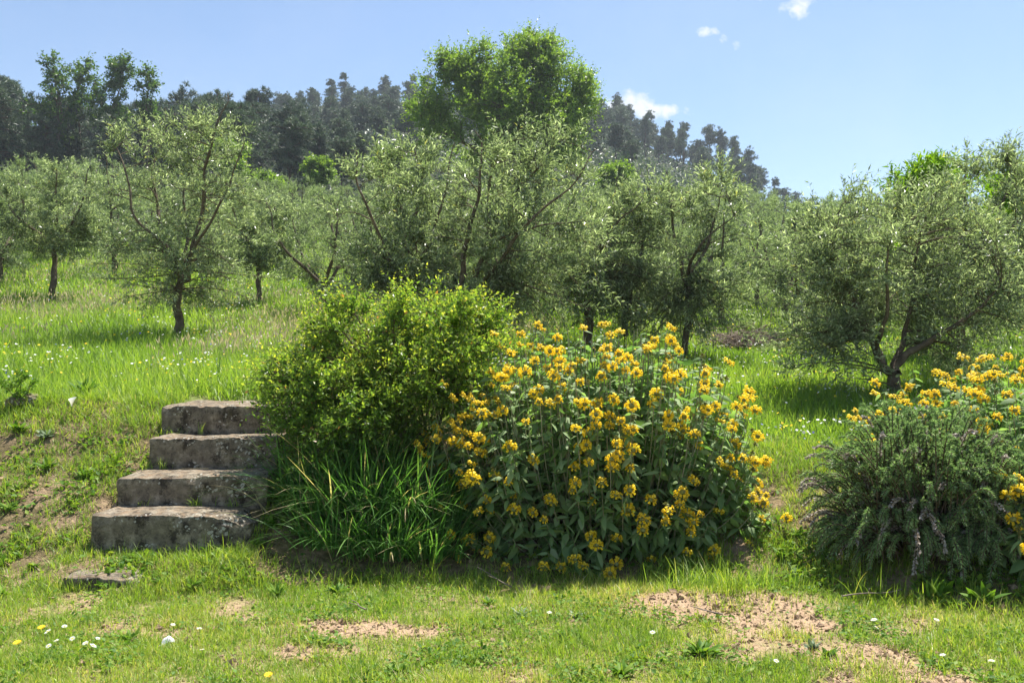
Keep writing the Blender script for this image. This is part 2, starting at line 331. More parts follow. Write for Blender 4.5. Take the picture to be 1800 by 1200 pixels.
def dirt(x, y):
    x = np.asarray(x, float); y = np.asarray(y, float); d = np.zeros_like(x); wob = fbm2(x, y, 7, 51, 4)
    for i, (px, py, rx, ry) in enumerate(PATCH):
        c = lawn_at(px, py); k = 1.0 if i < 7 else .62
        d = np.maximum(d, k * np.clip((1.6 if i < 5 else 1.3) + (wob - .5) * 1.2 - (((x - c[0]) / rx) ** 2 + ((y - c[1]) / ry) ** 2) ** .5, 0, 1))
    d = np.maximum(d, .56 * np.clip((fbm2(x, y, 3.0, 21, 5) - .51) * 6, 0, 1) * (y < 8) * np.where(y > edge_y(x), .6, 1))
    e = y - edge_y(x); bank = (e > .02) & (e < 1.75) & (x < -.9)
    d = np.maximum(d, np.where(bank, np.clip((fbm2(x, y, 5.5, 33, 4) - .50) * 3.5, 0, .5), 0))
    bank2 = (e > .0) & (e < 1.0) & (x > .9)
    d = np.maximum(d, np.where(bank2, np.clip((fbm2(x, y, 3.3, 37, 4) - .5) * 3.5, 0, .6), 0))
    return d
g1 = np.arange(-4.2, 4.21, .07); ext = 4.2 + np.cumsum(.09 * 1.105 ** np.arange(64))
gx = np.concatenate([-ext[::-1], g1, ext]); gx = gx[(gx > -650) & (gx < 650)]
g2 = np.arange(2.2, 7.0, .055); up_ = 7.0 + np.cumsum(.06 * 1.037 ** np.arange(135)); dn = 2.2 - np.cumsum(.08 * 1.14 ** np.arange(50))
gy = np.concatenate([dn[::-1], g2, up_]); gy = gy[(gy > -400) & (gy < 330)]
GX, GY = np.meshgrid(gx, gy); GZ = height(GX, GY); GD = dirt(GX, GY)
gv = np.stack([GX, GY, GZ], -1).reshape(-1, 3); nxg = len(gx)
ii, jj = np.meshgrid(np.arange(len(gy) - 1), np.arange(nxg - 1), indexing='ij'); a0 = ii * nxg + jj
gq = np.stack([a0, a0 + 1, a0 + nxg + 1, a0 + nxg], -1).reshape(-1, 4)
cxy = gv[gq].mean(1); ce = cxy[:, 1] - edge_y(cxy[:, 0])
zone = np.where(ce < 0, 0, np.where(ce < 1.75, 1, np.where(cxy[:, 1] < 46, 2, 3)))
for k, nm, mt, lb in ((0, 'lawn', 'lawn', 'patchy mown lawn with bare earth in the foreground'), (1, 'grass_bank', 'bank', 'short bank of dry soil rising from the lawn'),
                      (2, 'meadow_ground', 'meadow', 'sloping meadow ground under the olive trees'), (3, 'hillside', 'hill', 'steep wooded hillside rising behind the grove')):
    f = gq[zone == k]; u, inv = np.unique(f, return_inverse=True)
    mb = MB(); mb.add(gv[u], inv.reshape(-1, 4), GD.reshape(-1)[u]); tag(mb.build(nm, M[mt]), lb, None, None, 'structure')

# ------------------------------------------------------------------ stone steps
def stone_block(w, d, h, seed, chip=None, rough=.006):
    rng = RNG(seed); nx, ny, nz = 40, 16, 12
    pts, quads, n = [], [], 0
    def face(fn, a, b):
        nonlocal n
        i, j = np.meshgrid(np.arange(a + 1), np.arange(b + 1), indexing='ij'); p = fn(i / a, j / b); pts.append(p.reshape(-1, 3))
        ii, jj = np.meshgrid(np.arange(a), np.arange(b), indexing='ij'); k = ii * (b + 1) + jj
        quads.append(np.stack([k, k + b + 1, k + b + 2, k + 1], -1).reshape(-1, 4) + n); n += (a + 1) * (b + 1)
    st = lambda *q: np.stack(np.broadcast_arrays(*q), -1)
    face(lambda u, v: st(u - .5, v - .5, .5 + 0 * u), nx, ny); face(lambda u, v: st(u - .5, -.5 + 0 * u, v - .5), nx, nz)
    face(lambda u, v: st(u - .5, .5 + 0 * u, v - .5), nx, nz); face(lambda u, v: st(-.5 + 0 * u, u - .5, v - .5), ny, nz)
    face(lambda u, v: st(.5 + 0 * u, u - .5, v - .5), ny, nz); face(lambda u, v: st(u - .5, v - .5, -.5 + 0 * u), nx, ny)
    p = np.concatenate(pts) * np.array([w, d, h])
    half = np.array([w, d, h]) / 2; r = .016; q = np.clip(p, -(half - r), half - r); off = p - q; ln = np.linalg.norm(off, axis=1, keepdims=True)
    p = q + off / np.maximum(ln, 1e-9) * np.minimum(ln, r)
    nd = nrm(off + 1e-9)
    def nz3(sc, s_, o=4): return fbm(p * sc + seed * 3.7, s_, o) - .5
    am = np.stack([nz3(9, 1), nz3(9, 11), nz3(9, 21)], -1) * rough * 2.4 + np.stack([nz3(3, 2, 2), nz3(3, 12, 2), nz3(3, 22, 2)], -1) * rough * 4
    p = p + am + nd * (nz3(34, 5, 3) * .010)[:, None]
    edge = (np.minimum.reduce([np.abs(half - np.abs(p))[:, 1] + np.abs(half[2] - p[:, 2])]) < .05) & (p[:, 1] < 0)   # worn front edge
    wear = edge * np.clip((fbm(p * np.array([14, 3, 3]) + seed, 8, 3) - .5) * 4, 0, 1)
    p[:, 2] -= wear * .017; p[:, 1] += wear * .015
    if chip:                                                    # a broken corner: (x, reach along x, drop)
        k = sstep(chip[0], chip[0] + chip[1], p[:, 0]) * sstep(-.1, .5, p[:, 2] / h + .5)
        p[:, 2] -= k * chip[2] * (.6 + .8 * fbm(p * 16, 77, 3)); p[:, 1] += k * .05 * (p[:, 1] < 0)
    mb = MB(); mb.add(p, [np.concatenate(quads)])
    return mb
steps = [(160, 437, 905, 4.60, .215, .40, (.28, .12, .05), 'lowest full stone step, cracked at its right end, lichen spots on its front'),
         (205, 468, 836, 4.92, .22, .40, None, 'second stone step from the bottom, squared block with tufts of grass before it'),
         (262, 488, 770, 5.25, .215, .42, None, 'third stone step from the bottom, pale lichen at its right end'),
         (283, 500, 712, 5.60, .21, .62, None, 'topmost stone step, dark riser half hidden by the green shrub')]
for i, (x0, x1, yt, D, h, d, chip, lb) in enumerate(steps):
    a, b = at(x0, yt, D), at(x1, yt, D); w = b[0] - a[0]
    o = stone_block(w, d, h + .06, 40 + i, chip).build('stone_step', M['stone'])
    o.location = ((a[0] + b[0]) / 2, D + d / 2, a[2] - (h + .06) / 2); o.rotation_euler = (0, math.radians((.4, -.5, .5, .3)[i]), math.radians((-.6, .9, -.6, -.4)[i]))
    tag(o, lb, 'stone step', 'stone garden steps')
c = at(185, 1002, 4.22)
o = stone_block(.56, .34, .16, 61, (.02, .25, .05), .012).build('stone_step', M['stone']); o.location = (c[0] + .04, 4.40, -.012); o.rotation_euler = (0, .07, .12)
tag(o, 'half buried stone below the steps at the lawn edge', 'stone step', 'stone garden steps')
for (px, py, D, w, d, h, rz, lb) in ((40, 693, 5.95, .2, .16, .06, .3, 'flat grey stone lying at the top of the bank, far left'), (70, 692, 6.05, .13, .12, .05, -.4, 'small flat stone beside a larger one at the top of the bank'),
                                     (253, 800, 5.0, .11, .14, .12, .5, 'small stone wedged beside the left end of the steps')):
    c = at(px, py, D); o = stone_block(w, d, h, int(px), None, .016).build('stone', M['stone']); o.location = (c[0], D, height(c[0], D) - .0); o.rotation_euler = (.08, -.05, rz)
    tag(o, lb, 'stone')

# ------------------------------------------------------------------ woody plants
def bez(P, C, T, n):
    u = np.linspace(0, 1, n)[None, :, None]; return (1 - u) ** 2 * P[:, None] + 2 * u * (1 - u) * C[:, None] + u * u * T[:, None]
def woody(seed, limbs, crown, nb, ns, nl, leaf, lw, shoot=(.18, .42), lift=.35, r0=.05, tmpl=LEAF4, tintf=None, spread=.75, br=.012, droop=.06, out=.6, jit=.45, fill=2.3, limb_k=8, shoot_wood=True, tol=.6, lr=1.0, split=False):
    """limbs: list of (polyline, r_start, r_end); crown: list of (centre, radii, weight). Returns wood, foliage MBs"""
    rng = RNG(seed); wood, fol = MB(), MB(); nodes, nrad, parts_ = [], [], []
    for (pl, ra, rb, attach) in limbs:
        ra, rb = ra * lr, rb * lr; n = max(8, int(len(pl) * 5)); q = resample(pl, n); L = np.linalg.norm(q[-1] - q[0])
        q[1:-1] += (np.stack([fbm(q[1:-1] * 2.2 / max(L, .5) * 1.6 + seed + 9 * k, 3 + k, 2) for k in range(3)], -1) - .5) * .10 * L
        r = np.linspace(1, 0, n) ** .9 * (ra - rb) + rb; r = r * (1 + .25 * (rng.random(n) - .5))
        v, f = tubes(q[None], r[None], limb_k); parts_.append(MB().add(v, f)) if split else wood.add(v, f)
        s = int(n * attach); nodes.append(q[s:]); nrad.append(r[s:])
    nodes = np.concatenate(nodes); nrad = np.concatenate(nrad)
    w = np.array([c[2] for c in crown], float); w /= w.sum(); pick = rng.choice(len(crown), nb, p=w)
    CC = np.array([c[0] for c in crown], float)[pick]; CR = np.array([c[1] for c in crown], float)[pick]
    g = nrm(rng.normal(size=(nb, 3))) * rng.random((nb, 1)) ** (1 / fill)
    T = CC + g * CR
    dd = np.linalg.norm(T[:, None] - nodes[None], axis=2) + tol * np.maximum(0, nodes[None, :, 2] - T[:, None, 2])
    near = dd.argmin(1); P = nodes[near]
    ln = np.linalg.norm(T - P, axis=1, keepdims=True)
    C = (P + T) / 2 + np.array([0, 0, 1]) * ln * .16 + rng.normal(0, .12, (nb, 3)) * ln
    B = bez(P, C, T, 6); R = np.minimum(br * (.5 + ln), nrad[near][:, None] * .8) * np.linspace(1, .3, 6)[None]
    v, f = tubes(B, R, 5); wood.add(v, f)
    # leafy shoots
    N = nb * ns; bi = np.repeat(np.arange(nb), ns); u = rng.uniform(.18, 1, N) ** .8
    k = np.minimum((u * 5).astype(int), 4); fr = (u * 5 - k)[:, None]
    base = B[bi, k] * (1 - fr) + B[bi, k + 1] * fr; bd = nrm(B[bi, k + 1] - B[bi, k])
    o_ = nrm((base - CC[bi]) / CR[bi])
    d = nrm(.45 * bd + out * o_ + np.array([0, 0, lift]) + rng.normal(0, jit, (N, 3)))
    L = rng.uniform(*shoot, N)[:, None]
    sh = base[:, None] + np.linspace(0, 1, 4)[None, :, None] * (d * L)[:, None] + (np.linspace(0, 1, 4) ** 2)[None, :, None] * np.array([0, 0, -1.]) * (L * droop)[:, None]
    if shoot_wood:
        v, f = tubes(sh, np.broadcast_to(np.linspace(br * .25, br * .08, 4)[None], (N, 4)), 3); wood.add(v, f)
    # leaves
    K = N * nl; si = np.repeat(np.arange(N), nl); t = np.tile(np.linspace(.08, 1, nl), N) + rng.uniform(-.03, .03, K); t = np.clip(t, 0, 1)
    k = np.minimum((t * 3).astype(int), 2); fr = (t * 3 - k)[:, None]
    lp = sh[si, k] * (1 - fr) + sh[si, k + 1] * fr; sd_ = nrm(sh[si, k + 1] - sh[si, k])
    perp = nrm(np.cross(sd_, rng.normal(size=(K, 3)))); ld = nrm(sd_ * (1 - spread * .5) + perp * spread + np.array([0, 0, .05]))
    ll = leaf * rng.uniform(.6, 1.2, K) * (1 - .35 * t ** 3)
    tint = np.clip(rng.beta(2, 2.6, K), 0, 1) if tintf is None else tintf(lp, t, rng)
    v, f = inst(tmpl[0], tmpl[1], lp, axes(ld, rng), ll, ll * lw, ll)
    fol.add(v, f, np.repeat(tint, len(tmpl[0])))
    return (parts_ + [wood] if split else wood), fol

def olive_limbs(rng, H, fork, n, reach, tr, lean=(0, 0)):
    p0 = np.array([0, 0, -.25]); p1 = np.array([lean[0] * .5, lean[1] * .5, fork * .5]); p2 = np.array([lean[0], lean[1], fork])
    L = [([p0, p1, p2], tr * 1.25, tr * .82, .8)]; a0 = rng.uniform(0, 6.3)
    for i in range(n):
        a = a0 + i * 2 * np.pi / n + rng.normal(0, .25); r = reach * rng.uniform(.55, .95); z = H * rng.uniform(.78, .98)
        e = np.array([math.cos(a) * r, math.sin(a) * r, z])
        m = p2 + (e - p2) * .45 + np.array([math.cos(a) * .22 * r, math.sin(a) * .22 * r, -.04 * H])
        L.append(([p2 - np.array([0, 0, .06]), m, e], tr * .62, tr * .13, .12))
    return L
def olive_tint(lp, t, rng):
    k = len(lp); a = np.clip(rng.beta(1.8, 2.6, k), 0, .8); b = rng.random(k)
    return np.where(b > .992, 1., np.where(b > .84, rng.uniform(.80, .97, k), a))
BARK, OL, OLF = M['bark'], M['olive'], M['olivefar']
def place(name, wood, fol, loc, label, cat, group=None, mats=None, rz=0, scale=1, names=('trunk', 'crown')):
    t = thing(name, loc, label, cat, group, rz, scale)
    if isinstance(wood, list):                     # trunk > limbs, then the twigs and the crown
        tr_ = wood[0].build('trunk', mats[0], t)
        for q in wood[1:-1]: q.build('limb', mats[0], tr_)
        wood[-1].build('branches', mats[0], t); ob(names[1], fol.mesh(names[1], mats[1], False), t); return t
    w = wood if isinstance(wood, bpy.types.Mesh) else wood.mesh(names[0], mats[0]); f = fol if isinstance(fol, bpy.types.Mesh) else fol.mesh(names[1], mats[1], False)
    ob(names[0], w, t); ob(names[1], f, t); return t

def near_olive(seed, px, D, top_py, cw, label, crown=None, limbs=None, fork=.9, tr=.075, nb=90, ns=13, nl=13, leaf=.072, n=5, low=.16, base_py=None, lean=(0, 0), cx=0.0, ry=None):
    b = on_ground(px, D); ztop = at(px, top_py + 14, D)[2] - b[2]; rx = cw / FPX * D / 2; H = ztop * .93; rng = RNG(seed)
    off = cx / FPX * D
    if limbs is None: limbs = olive_limbs(rng, H, fork, n, rx, tr, lean)
    else:
        out = []
        for (pl, ra, rb, at_) in limbs:
            q = [at(p[0], p[1], D + (p[2] if len(p) > 2 else 0)) - b for p in pl]; out.append((q, ra, rb, at_))
        limbs = out
    ry = ry or rx * .9
    if crown is None:
        zc = H * (.5 + low / 2); rz = H * (.5 - low / 2)
        crown = [((off, 0, zc), (rx * .9, ry, rz), 6), ((off * .8 - rx * .45, -.1, zc - rz * .6), (rx * .55, ry * .7, rz * .45), 1.7), ((off * .8 + rx * .45, .1, zc - rz * .55), (rx * .55, ry * .7, rz * .45), 1.7),
                 ((off + rx * .2, 0, zc + rz * .75), (rx * .55, ry * .5, rz * .3), 1)]
    else: crown = [(at(c[0], c[1], D + c[5]) - b, (c[2] / FPX * D, c[4], c[3] / FPX * D), c[6]) for c in crown]
    w, f = woody(seed, limbs, crown, int(nb * 1.22), ns, nl, leaf, .235, (.18, .40), .42, tintf=olive_tint, br=.007, lr=.70, split=True)
    return place('olive_tree', w, f, b, label, 'olive tree', 'olive trees of the grove', (BARK, OL))

near_olive(101, 308, 11.0, 150, 320, 'olive tree standing alone in the meadow above the stone steps', fork=1.0, tr=.082, nb=120, ns=12, leaf=.068, low=.1, lean=(.05, .0), cx=8,
           limbs=[([(306, 625), (312, 540), (318, 490)], .085, .065, .85), ([(318, 495), (300, 440, .1), (285, 400, .2), (270, 300, .4), (290, 190, .5)], .045, .008, .1), ([(318, 495), (345, 420), (368, 330, -.1), (372, 230, -.2), (400, 165, -.2)], .052, .009, .1),
                  ([(318, 480), (345, 430, -.4), (395, 340, -.6), (430, 250, -.7)], .035, .008, .1), ([(318, 490), (300, 460, -.4), (240, 380, -.7), (205, 260, -.6)], .038, .008, .1), ([(318, 490), (330, 400, .6), (335, 300, .8), (330, 200, .6)], .04, .008, .1)])
near_olive(102, 92, 16.0, 262, 190, 'olive tree with a straight trunk at the far left edge of the meadow', fork=1.1, tr=.075, nb=75, ns=12, nl=18, leaf=.085, low=.3)
near_olive(103, 455, 15.2, 320, 170, 'slim olive tree behind and right of the lone olive above the steps', fork=.95, tr=.06, nb=70, ns=12, nl=18, leaf=.08, low=.3)
near_olive(104, 705, 9.6, 222, 270, 'olive tree with a bent forked trunk directly behind the leafy green shrub', fork=.8, cx=0, nb=95, ns=13,
           limbs=[([(690, 620), (700, 560), (715, 505)], .075, .06, .9), ([(715, 505), (733, 470), (728, 410), (738, 340), (735, 250)], .052, .008, .2), ([(730, 470), (712, 420), (705, 360, .2), (660, 270, .3)], .035, .007, .2), ([(715, 505), (680, 440, -.3), (640, 350, -.5), (625, 260, -.5)], .035, .007, .15), ([(720, 490), (760, 430, -.4), (790, 330, -.5), (800, 250, -.5)], .035, .007, .15)])
near_olive(105, 850, 9.0, 205, 360, 'olive tree with two leaning trunks below the tall round tree', cx=45, nb=115, ns=13, low=.15,
           limbs=[([(800, 640), (808, 560), (812, 490)], .06, .05, .9), ([(812, 490), (828, 410), (840, 340), (835, 230)], .045, .008, .1), ([(835, 620), (845, 540), (840, 480), (862, 420), (866, 340), (880, 240)], .06, .008, .5), ([(862, 430), (900, 410, -.2), (960, 395, -.3), (1030, 390, -.4)], .025, .006, .1),
                  ([(862, 420), (900, 350, .2), (960, 270, .3), (985, 215, .3)], .032, .006, .1), ([(845, 500), (900, 430, -.4), (1000, 330, -.5), (1050, 260, -.4)], .034, .006, .1)])
near_olive(106, 1040, 10.2, 300, 260, 'olive tree with a thick dark trunk just behind the large yellow flowered shrub', cx=30, nb=85, low=.1,
           limbs=[([(1035, 620), (1038, 540), (1044, 465)], .095, .07, .9), ([(1044, 465), (1020, 400), (1000, 320)], .045, .007, .1), ([(1044, 465), (1075, 400), (1085, 310)], .045, .007, .1), ([(1044, 470), (1060, 420, -.5), (1130, 350, -.6)], .035, .007, .1)])
near_olive(107, 1205, 10.4, 268, 290, 'olive tree with drooping skirt of branches left of the brush pile', cx=-5, nb=110, low=.02,
           limbs=[([(1100, 590), (1105, 510), (1120, 460)], .05, .04, .8), ([(1120, 460), (1140, 380), (1135, 290)], .035, .006, .1), ([(1208, 640), (1212, 560), (1200, 480)], .07, .05, .8), ([(1200, 480), (1180, 400), (1170, 300)], .04, .007, .1), ([(1205, 490), (1250, 420), (1270, 330)], .04, .007, .1), ([(1205, 490), (1230, 430, -.5), (1290, 380, -.6)], .035, .007, .1)])
near_olive(108, 1572, 7.3, 300, 400, 'wide olive tree with a forked trunk behind the rosemary on the right', nb=150, ns=13, leaf=.064, cx=20,
           crown=[(1560, 450, 180, 125, .95, .25, 5), (1455, 600, 85, 95, .6, .15, 2.6), (1700, 560, 125, 120, .7, .35, 3), (1640, 400, 130, 90, .7, .2, 2), (1480, 430, 70, 80, .5, 0, 1.2)],
           limbs=[([(1572, 740), (1574, 690), (1574, 652)], .085, .075, .7), ([(1572, 660), (1545, 610), (1520, 570), (1500, 520), (1465, 440), (1480, 360)], .055, .009, .25), ([(1576, 655), (1600, 620), (1640, 600), (1700, 560, -.1), (1760, 500, -.2)], .05, .01, .2), ([(1576, 655), (1590, 600, .2), (1610, 520, .3), (1620, 400, .3)], .04, .009, .2), ([(1540, 610), (1560, 540, -.3), (1560, 430, -.4)], .03, .008, .2)])
near_olive(109, 1700, 9.0, 232, 300, 'tall olive tree at the right edge with thin shoots reaching into the sky', nb=120, cx=40, low=.2,
           limbs=[([(1690, 640), (1692, 560), (1695, 480)], .07, .055, .8), ([(1695, 480), (1698, 400), (1690, 320), (1725, 270)], .045, .006, .2), ([(1695, 480), (1740, 400), (1775, 320), (1790, 270)], .04, .006, .2), ([(1695, 480), (1650, 420, -.3), (1600, 380, -.3), (1540, 350, -.3)], .035, .006, .2), ([(1695, 470), (1760, 420, -.4), (1830, 350, -.4)], .035, .006, .2)])
# far olives: a few shapes, copied
variants = []
for k in range(5):
    rng = RNG(300 + k); H = 3.0 + .15 * k; rx = 1.35 + .1 * (k % 3)
    w, f = woody(300 + k, olive_limbs(rng, H * .92, .85, 4, rx, .075), [((0, 0, H * .56), (rx, rx, H * .38), 6), ((rx * .5, .2, H * .28), (rx * .65, rx * .6, H * .2), 1.5), ((-rx * .5, -.2, H * .27), (rx * .65, rx * .6, H * .2), 1.5)], 62, 11, 14, .10, .28, (.2, .45), .42, br=.009)
    variants.append((w.mesh('olive_trunk', BARK), f.mesh('olive_crown', OLF, False)))
rng = RNG(77); taken = [on_ground(p, d)[:2] for p, d in ((308, 11), (92, 16), (455, 15.2), (705, 9.6), (850, 9), (1040, 10.2), (1205, 10.4), (1572, 7.6), (1700, 9))]
far = [(-2, 18.5), (200, 21), (15, 23), (110, 26), (290, 25), (390, 21.5), (570, 13.5), (620, 17.5), (660, 14.0), (760, 14), (790, 18), (930, 13.5), (990, 15), (1090, 14), (1150, 17), (1270, 15), (1330, 19), (1380, 16.5), (1430, 14.5), (1480, 18), (1530, 14), (1600, 16),
       (1290, 14.6), (1345, 15.3), (1405, 13.6), (1240, 13.2), (1060, 13.3), (690, 12.6), (600, 12.3), (770, 12), (910, 11.9), (1000, 12.6), (1120, 12.6), (520, 28), (1440, 12.5), (1660, 13.5), (1760, 15), (1840, 12), (1000, 19), (880, 21), (-90, 15), (1900, 16), (1960, 12)]
for r, D in enumerate((24, 28, 32.5, 37.5, 43)):
    for px in np.arange(-160, 1960, 1500 * 3.6 / D): far.append((px + rng.uniform(-30, 30) + (r % 2) * 40, D + rng.uniform(-1.2, 1.2)))
ORD = ['first', 'second', 'third', 'fourth', 'fifth', 'sixth', 'seventh', 'eighth', 'ninth', 'tenth', 'eleventh', 'twelfth']
nth = {}
for (px, D) in sorted(far[:43]) + far[43:]:
    p = on_ground(px, D)
    if any(np.hypot(*(p[:2] - q)) < 1.35 for q in taken) or (470 < px < 565 and D < 26): continue
    taken.append(p[:2]); v = variants[rng.integers(5)]
    side = 'left' if px < 560 else ('middle' if px < 1250 else 'right'); depth = 'second' if D < 23 else 'far'
    key = {('left', 'second'): 'pale olive tree in the rows behind the lone olive', ('middle', 'second'): 'olive tree behind the front olives, mid grove', ('right', 'second'): 'olive tree behind the wide forked olive',
           ('left', 'far'): 'far olive tree on the upper slope below the pines, left', ('middle', 'far'): 'far olive tree on the slope below the tall round tree', ('right', 'far'): 'far olive tree along the grey green skyline on the right'}[(side, depth)]
    grp = key
    if depth == 'second': nth[key] = nth.get(key, -1) + 1; key += ', ' + ORD[nth[key]] + ' from the left'
    tz = at(px, np.interp(px, [-100, 0, 200, 400, 560, 700, 900, 1100, 1250, 1400, 1900], [275, 265, 275, 315, 312, 322, 322, 322, 325, 338, 338]) - rng.uniform(0, 14), D)[2] - p[2]
    place('olive_tree', v[0], v[1], p, key, 'olive tree', grp.replace('olive tree', 'olive trees', 1), rz=rng.uniform(0, 6.28), scale=min(rng.uniform(.88, 1.12), max(.6, tz / 3.45)))

# tall round tree behind the olives
def broad_tree(seed, base, crown, limbs, nb, ns, nl, leaf, mat, label, name='broadleaf_tree', cat='tree', lw=.62, shoot=(.35, 1.0), D=0, br=.03, tint=None, group=None):
    b = base; cr = [(at(c[0], c[1], D + c[5]) - b, (c[2] / FPX * D, c[4], c[3] / FPX * D), c[6]) for c in crown]
    lm = [([at(p[0], p[1], D + (p[2] if len(p) > 2 else 0)) - b for p in pl], ra, rb, a) for (pl, ra, rb, a) in limbs]
    w, f = woody(seed, lm, cr, nb, ns, nl, leaf, lw, shoot, .25, br=br, spread=.9, tintf=tint, shoot_wood=False, jit=.75, out=.4, split=len(lm) > 3)
    return place(name, w, f, b, label, cat, group, (BARK, mat))
D = 40.; b = on_ground(905, D)
broad_tree(201, b, [(900, 245, 155, 85, 3.6, 0, 6), (915, 165, 125, 70, 2.8, 0, 7), (945, 105, 62, 42, 1.6, 0, 2.2), (800, 142, 60, 46, 1.7, 0, 2.8), (752, 210, 55, 55, 1.9, 0, 2.8), (1005, 205, 48, 85, 2.2, 0, 3.2), (1015, 145, 42, 50, 1.4, 0, 2.0), (868, 118, 55, 48, 1.6, 0, 3.0), (870, 215, 80, 60, 1.6, -1.2, 2.6), (970, 210, 60, 70, 1.4, -1.4, 2.4), (790, 118, 30, 18, .8, 0, .5), (935, 72, 28, 14, .7, 0, .5)],
           [([(905, 420), (903, 350), (900, 300)], .32, .26, .8), ([(900, 300), (880, 220), (830, 160), (790, 110)], .16, .03, .1), ([(900, 300), (930, 220), (945, 140), (940, 70)], .2, .03, .1), ([(900, 300), (980, 240), (1030, 160)], .14, .03, .1), ([(900, 300), (820, 260), (740, 210)], .12, .03, .1), ([(900, 290), (890, 220, -1.5), (880, 160, -1.8)], .12, .03, .1)],
           500, 20, 9, .16, M['broad'], 'tall round bright green tree rising above the olives against the hill', D=D)
D = 62.
for sd_, px, crown, lb in ((211, 105, [(108, 195, 55, 60, 2.2, 0, 3), (95, 130, 30, 36, 1.2, 0, 1.2), (148, 125, 20, 36, .9, 0, 1.0), (60, 185, 34, 40, 1, 0, .8), (120, 150, 40, 40, 1.4, 0, 1.5)], 'leafy tree with two loose crown tips standing above the pines, left'),
                           (212, 200, [(195, 190, 32, 60, 1.5, 0, 3), (215, 130, 26, 32, 1, 0, 1.3), (170, 170, 20, 30, .9, 0, .8)], 'loose leafy tree leaning right among the pines, left'),
                           (213, 258, [(258, 180, 18, 50, 1, 0, 2), (258, 130, 10, 16, .6, 0, .6)], 'thin leafy tree top poking out between the pines, left')):
    b = on_ground(px, D); x = px
    broad_tree(sd_, b, crown, [([(x, 330), (x, 240), (x + 2, 180)], .16, .1, .5), ([(x + 2, 200), (crown[1][0], crown[1][1])], .08, .02, .1)] + ([([(x + 2, 220), (crown[2][0], crown[2][1])], .08, .02, .1)] if len(crown) > 2 else []),
               60 if len(crown) > 2 else 26, 12, 8, .26, M['broaddark'], lb, D=D, shoot=(.4, .9))
D = 47.
for sd_, px, py, rx, ry, lb in ((221, 400, 280, 45, 34, 'bright bushy tree at the foot of the pines behind the lone olive'), (222, 560, 300, 26, 20, 'small round bush between the pines and the olives'), (223, 690, 290, 40, 35, 'green bush at the left foot of the tall round tree'), (224, 1080, 320, 40, 35, 'green bush at the right foot of the tall round tree'), (225, 470, 330, 40, 26, 'low bright bush just left of the small round bush')):
    b = on_ground(px, D); broad_tree(sd_, b, [(px, py, rx, ry, rx / FPX * D, 0, 1)], [([(px, py + 60), (px, py + 20), (px, py - 10)], .1, .03, .3)], 50, 14, 8, .2, M['broad'], lb, 'bush', 'bush', D=D, shoot=(.3, .6))
D = 10.6; b = on_ground(1620, D)
broad_tree(231, b, [(1600, 350, 30, 45, .35, 0, 2), (1640, 330, 28, 40, .3, 0, 2), (1590, 420, 28, 60, .35, 0, 1.4), (1680, 330, 22, 35, .3, .2, 1), (1760, 350, 50, 45, .5, .3, 2), (1700, 420, 80, 60, .6, .2, 2)],
           [([(1620, 640), (1622, 540), (1625, 470)], .06, .045, .8), ([(1625, 470), (1600, 400), (1592, 310)], .03, .006, .1), ([(1625, 470), (1645, 390), (1640, 300)], .03, .006, .1), ([(1625, 480), (1700, 420), (1770, 340)], .03, .006, .1)],
           60, 9, 12, .12, M['fruit'], 'fruit tree with long bright leaves rising behind the wide olive on the right', 'fruit_tree', 'fruit tree', lw=.27, shoot=(.2, .4), D=D, br=.012)

# ------------------------------------------------------------------ pine wood
PINES = []
for k in range(6):
    rng = RNG(500 + k); slim = k >= 4; H = 9.0 if not slim else 10.5; r = (2.7 + .3 * (k % 3)) if not slim else 1.8; lo = .13 if not slim else .52
    trunk = [([(0, 0, -1), (rng.normal(0, .2), rng.normal(0, .2), H * .5), (rng.normal(0, .3), rng.normal(0, .3), H * .97)], .19, .04, lo * .9)]
    crown = [((0, 0, H * (lo + 1) / 2), (r * .8, r * .8, H * (1 - lo) / 2), 3)]
    for j in range(9 if not slim else 7):
        a = rng.uniform(0, 6.3); q = rng.uniform(.35, .8) * r; z = H * rng.uniform(lo, .95); sc = 1 - .45 * (z / H - lo) / (1 - lo)
        crown.append(((math.cos(a) * q * sc, math.sin(a) * q * sc, z), (r * .48, r * .48, H * .075), 1.3))
    nb = 150 if not slim else 80; rg = RNG(900 + k)
    w_, f_ = woody(500 + k, trunk, crown, nb, 8, 16, .42, .19, (.35, .7), .45, tmpl=NEEDLE, br=.022, spread=.8, droop=.0, shoot_wood=False, fill=3.5, limb_k=6, tol=.2)
    PINES.append((w_.mesh('pine_trunk', M['pinebark']), f_.mesh('pine_crown', M['pine'], False)))
rng = RNG(71); cnt = 0
TOPX = [-160, 0, 40, 90, 150, 210, 290, 380, 450, 500, 560, 640, 700]; TOPY = [110, 112, 150, 165, 160, 165, 152, 145, 145, 165, 198, 212, 235]
def pine(px, D, sc, k, label, group, sink=0.0, top=None):
    p = on_ground(px, D); p[2] -= sink
    if top is not None: sc = min(1.25, max(.45, (at(px, top, D)[2] - p[2]) / (9.3 if k < 4 else 10.8)))
    place('pine_tree', PINES[k][0], PINES[k][1], p, label, 'pine tree', group, rz=rng.uniform(0, 6.28), scale=sc)
for D in (60, 66, 72, 79, 87):                                             # near shoulder of the wood, left
    for px in np.arange(-140, 660, 1500 * 4.3 / D):
        q = px + rng.uniform(-22, 22); sc = rng.uniform(.85, 1.15)
        pine(q, D + rng.uniform(-2, 2), sc, rng.integers(4), 'dark pine in the near belt of wood behind the olives, left', 'pines of the near belt of wood, left', 0, np.interp(q, TOPX, TOPY) + abs(rng.normal(0, 14)) + (87 - D) * .8)
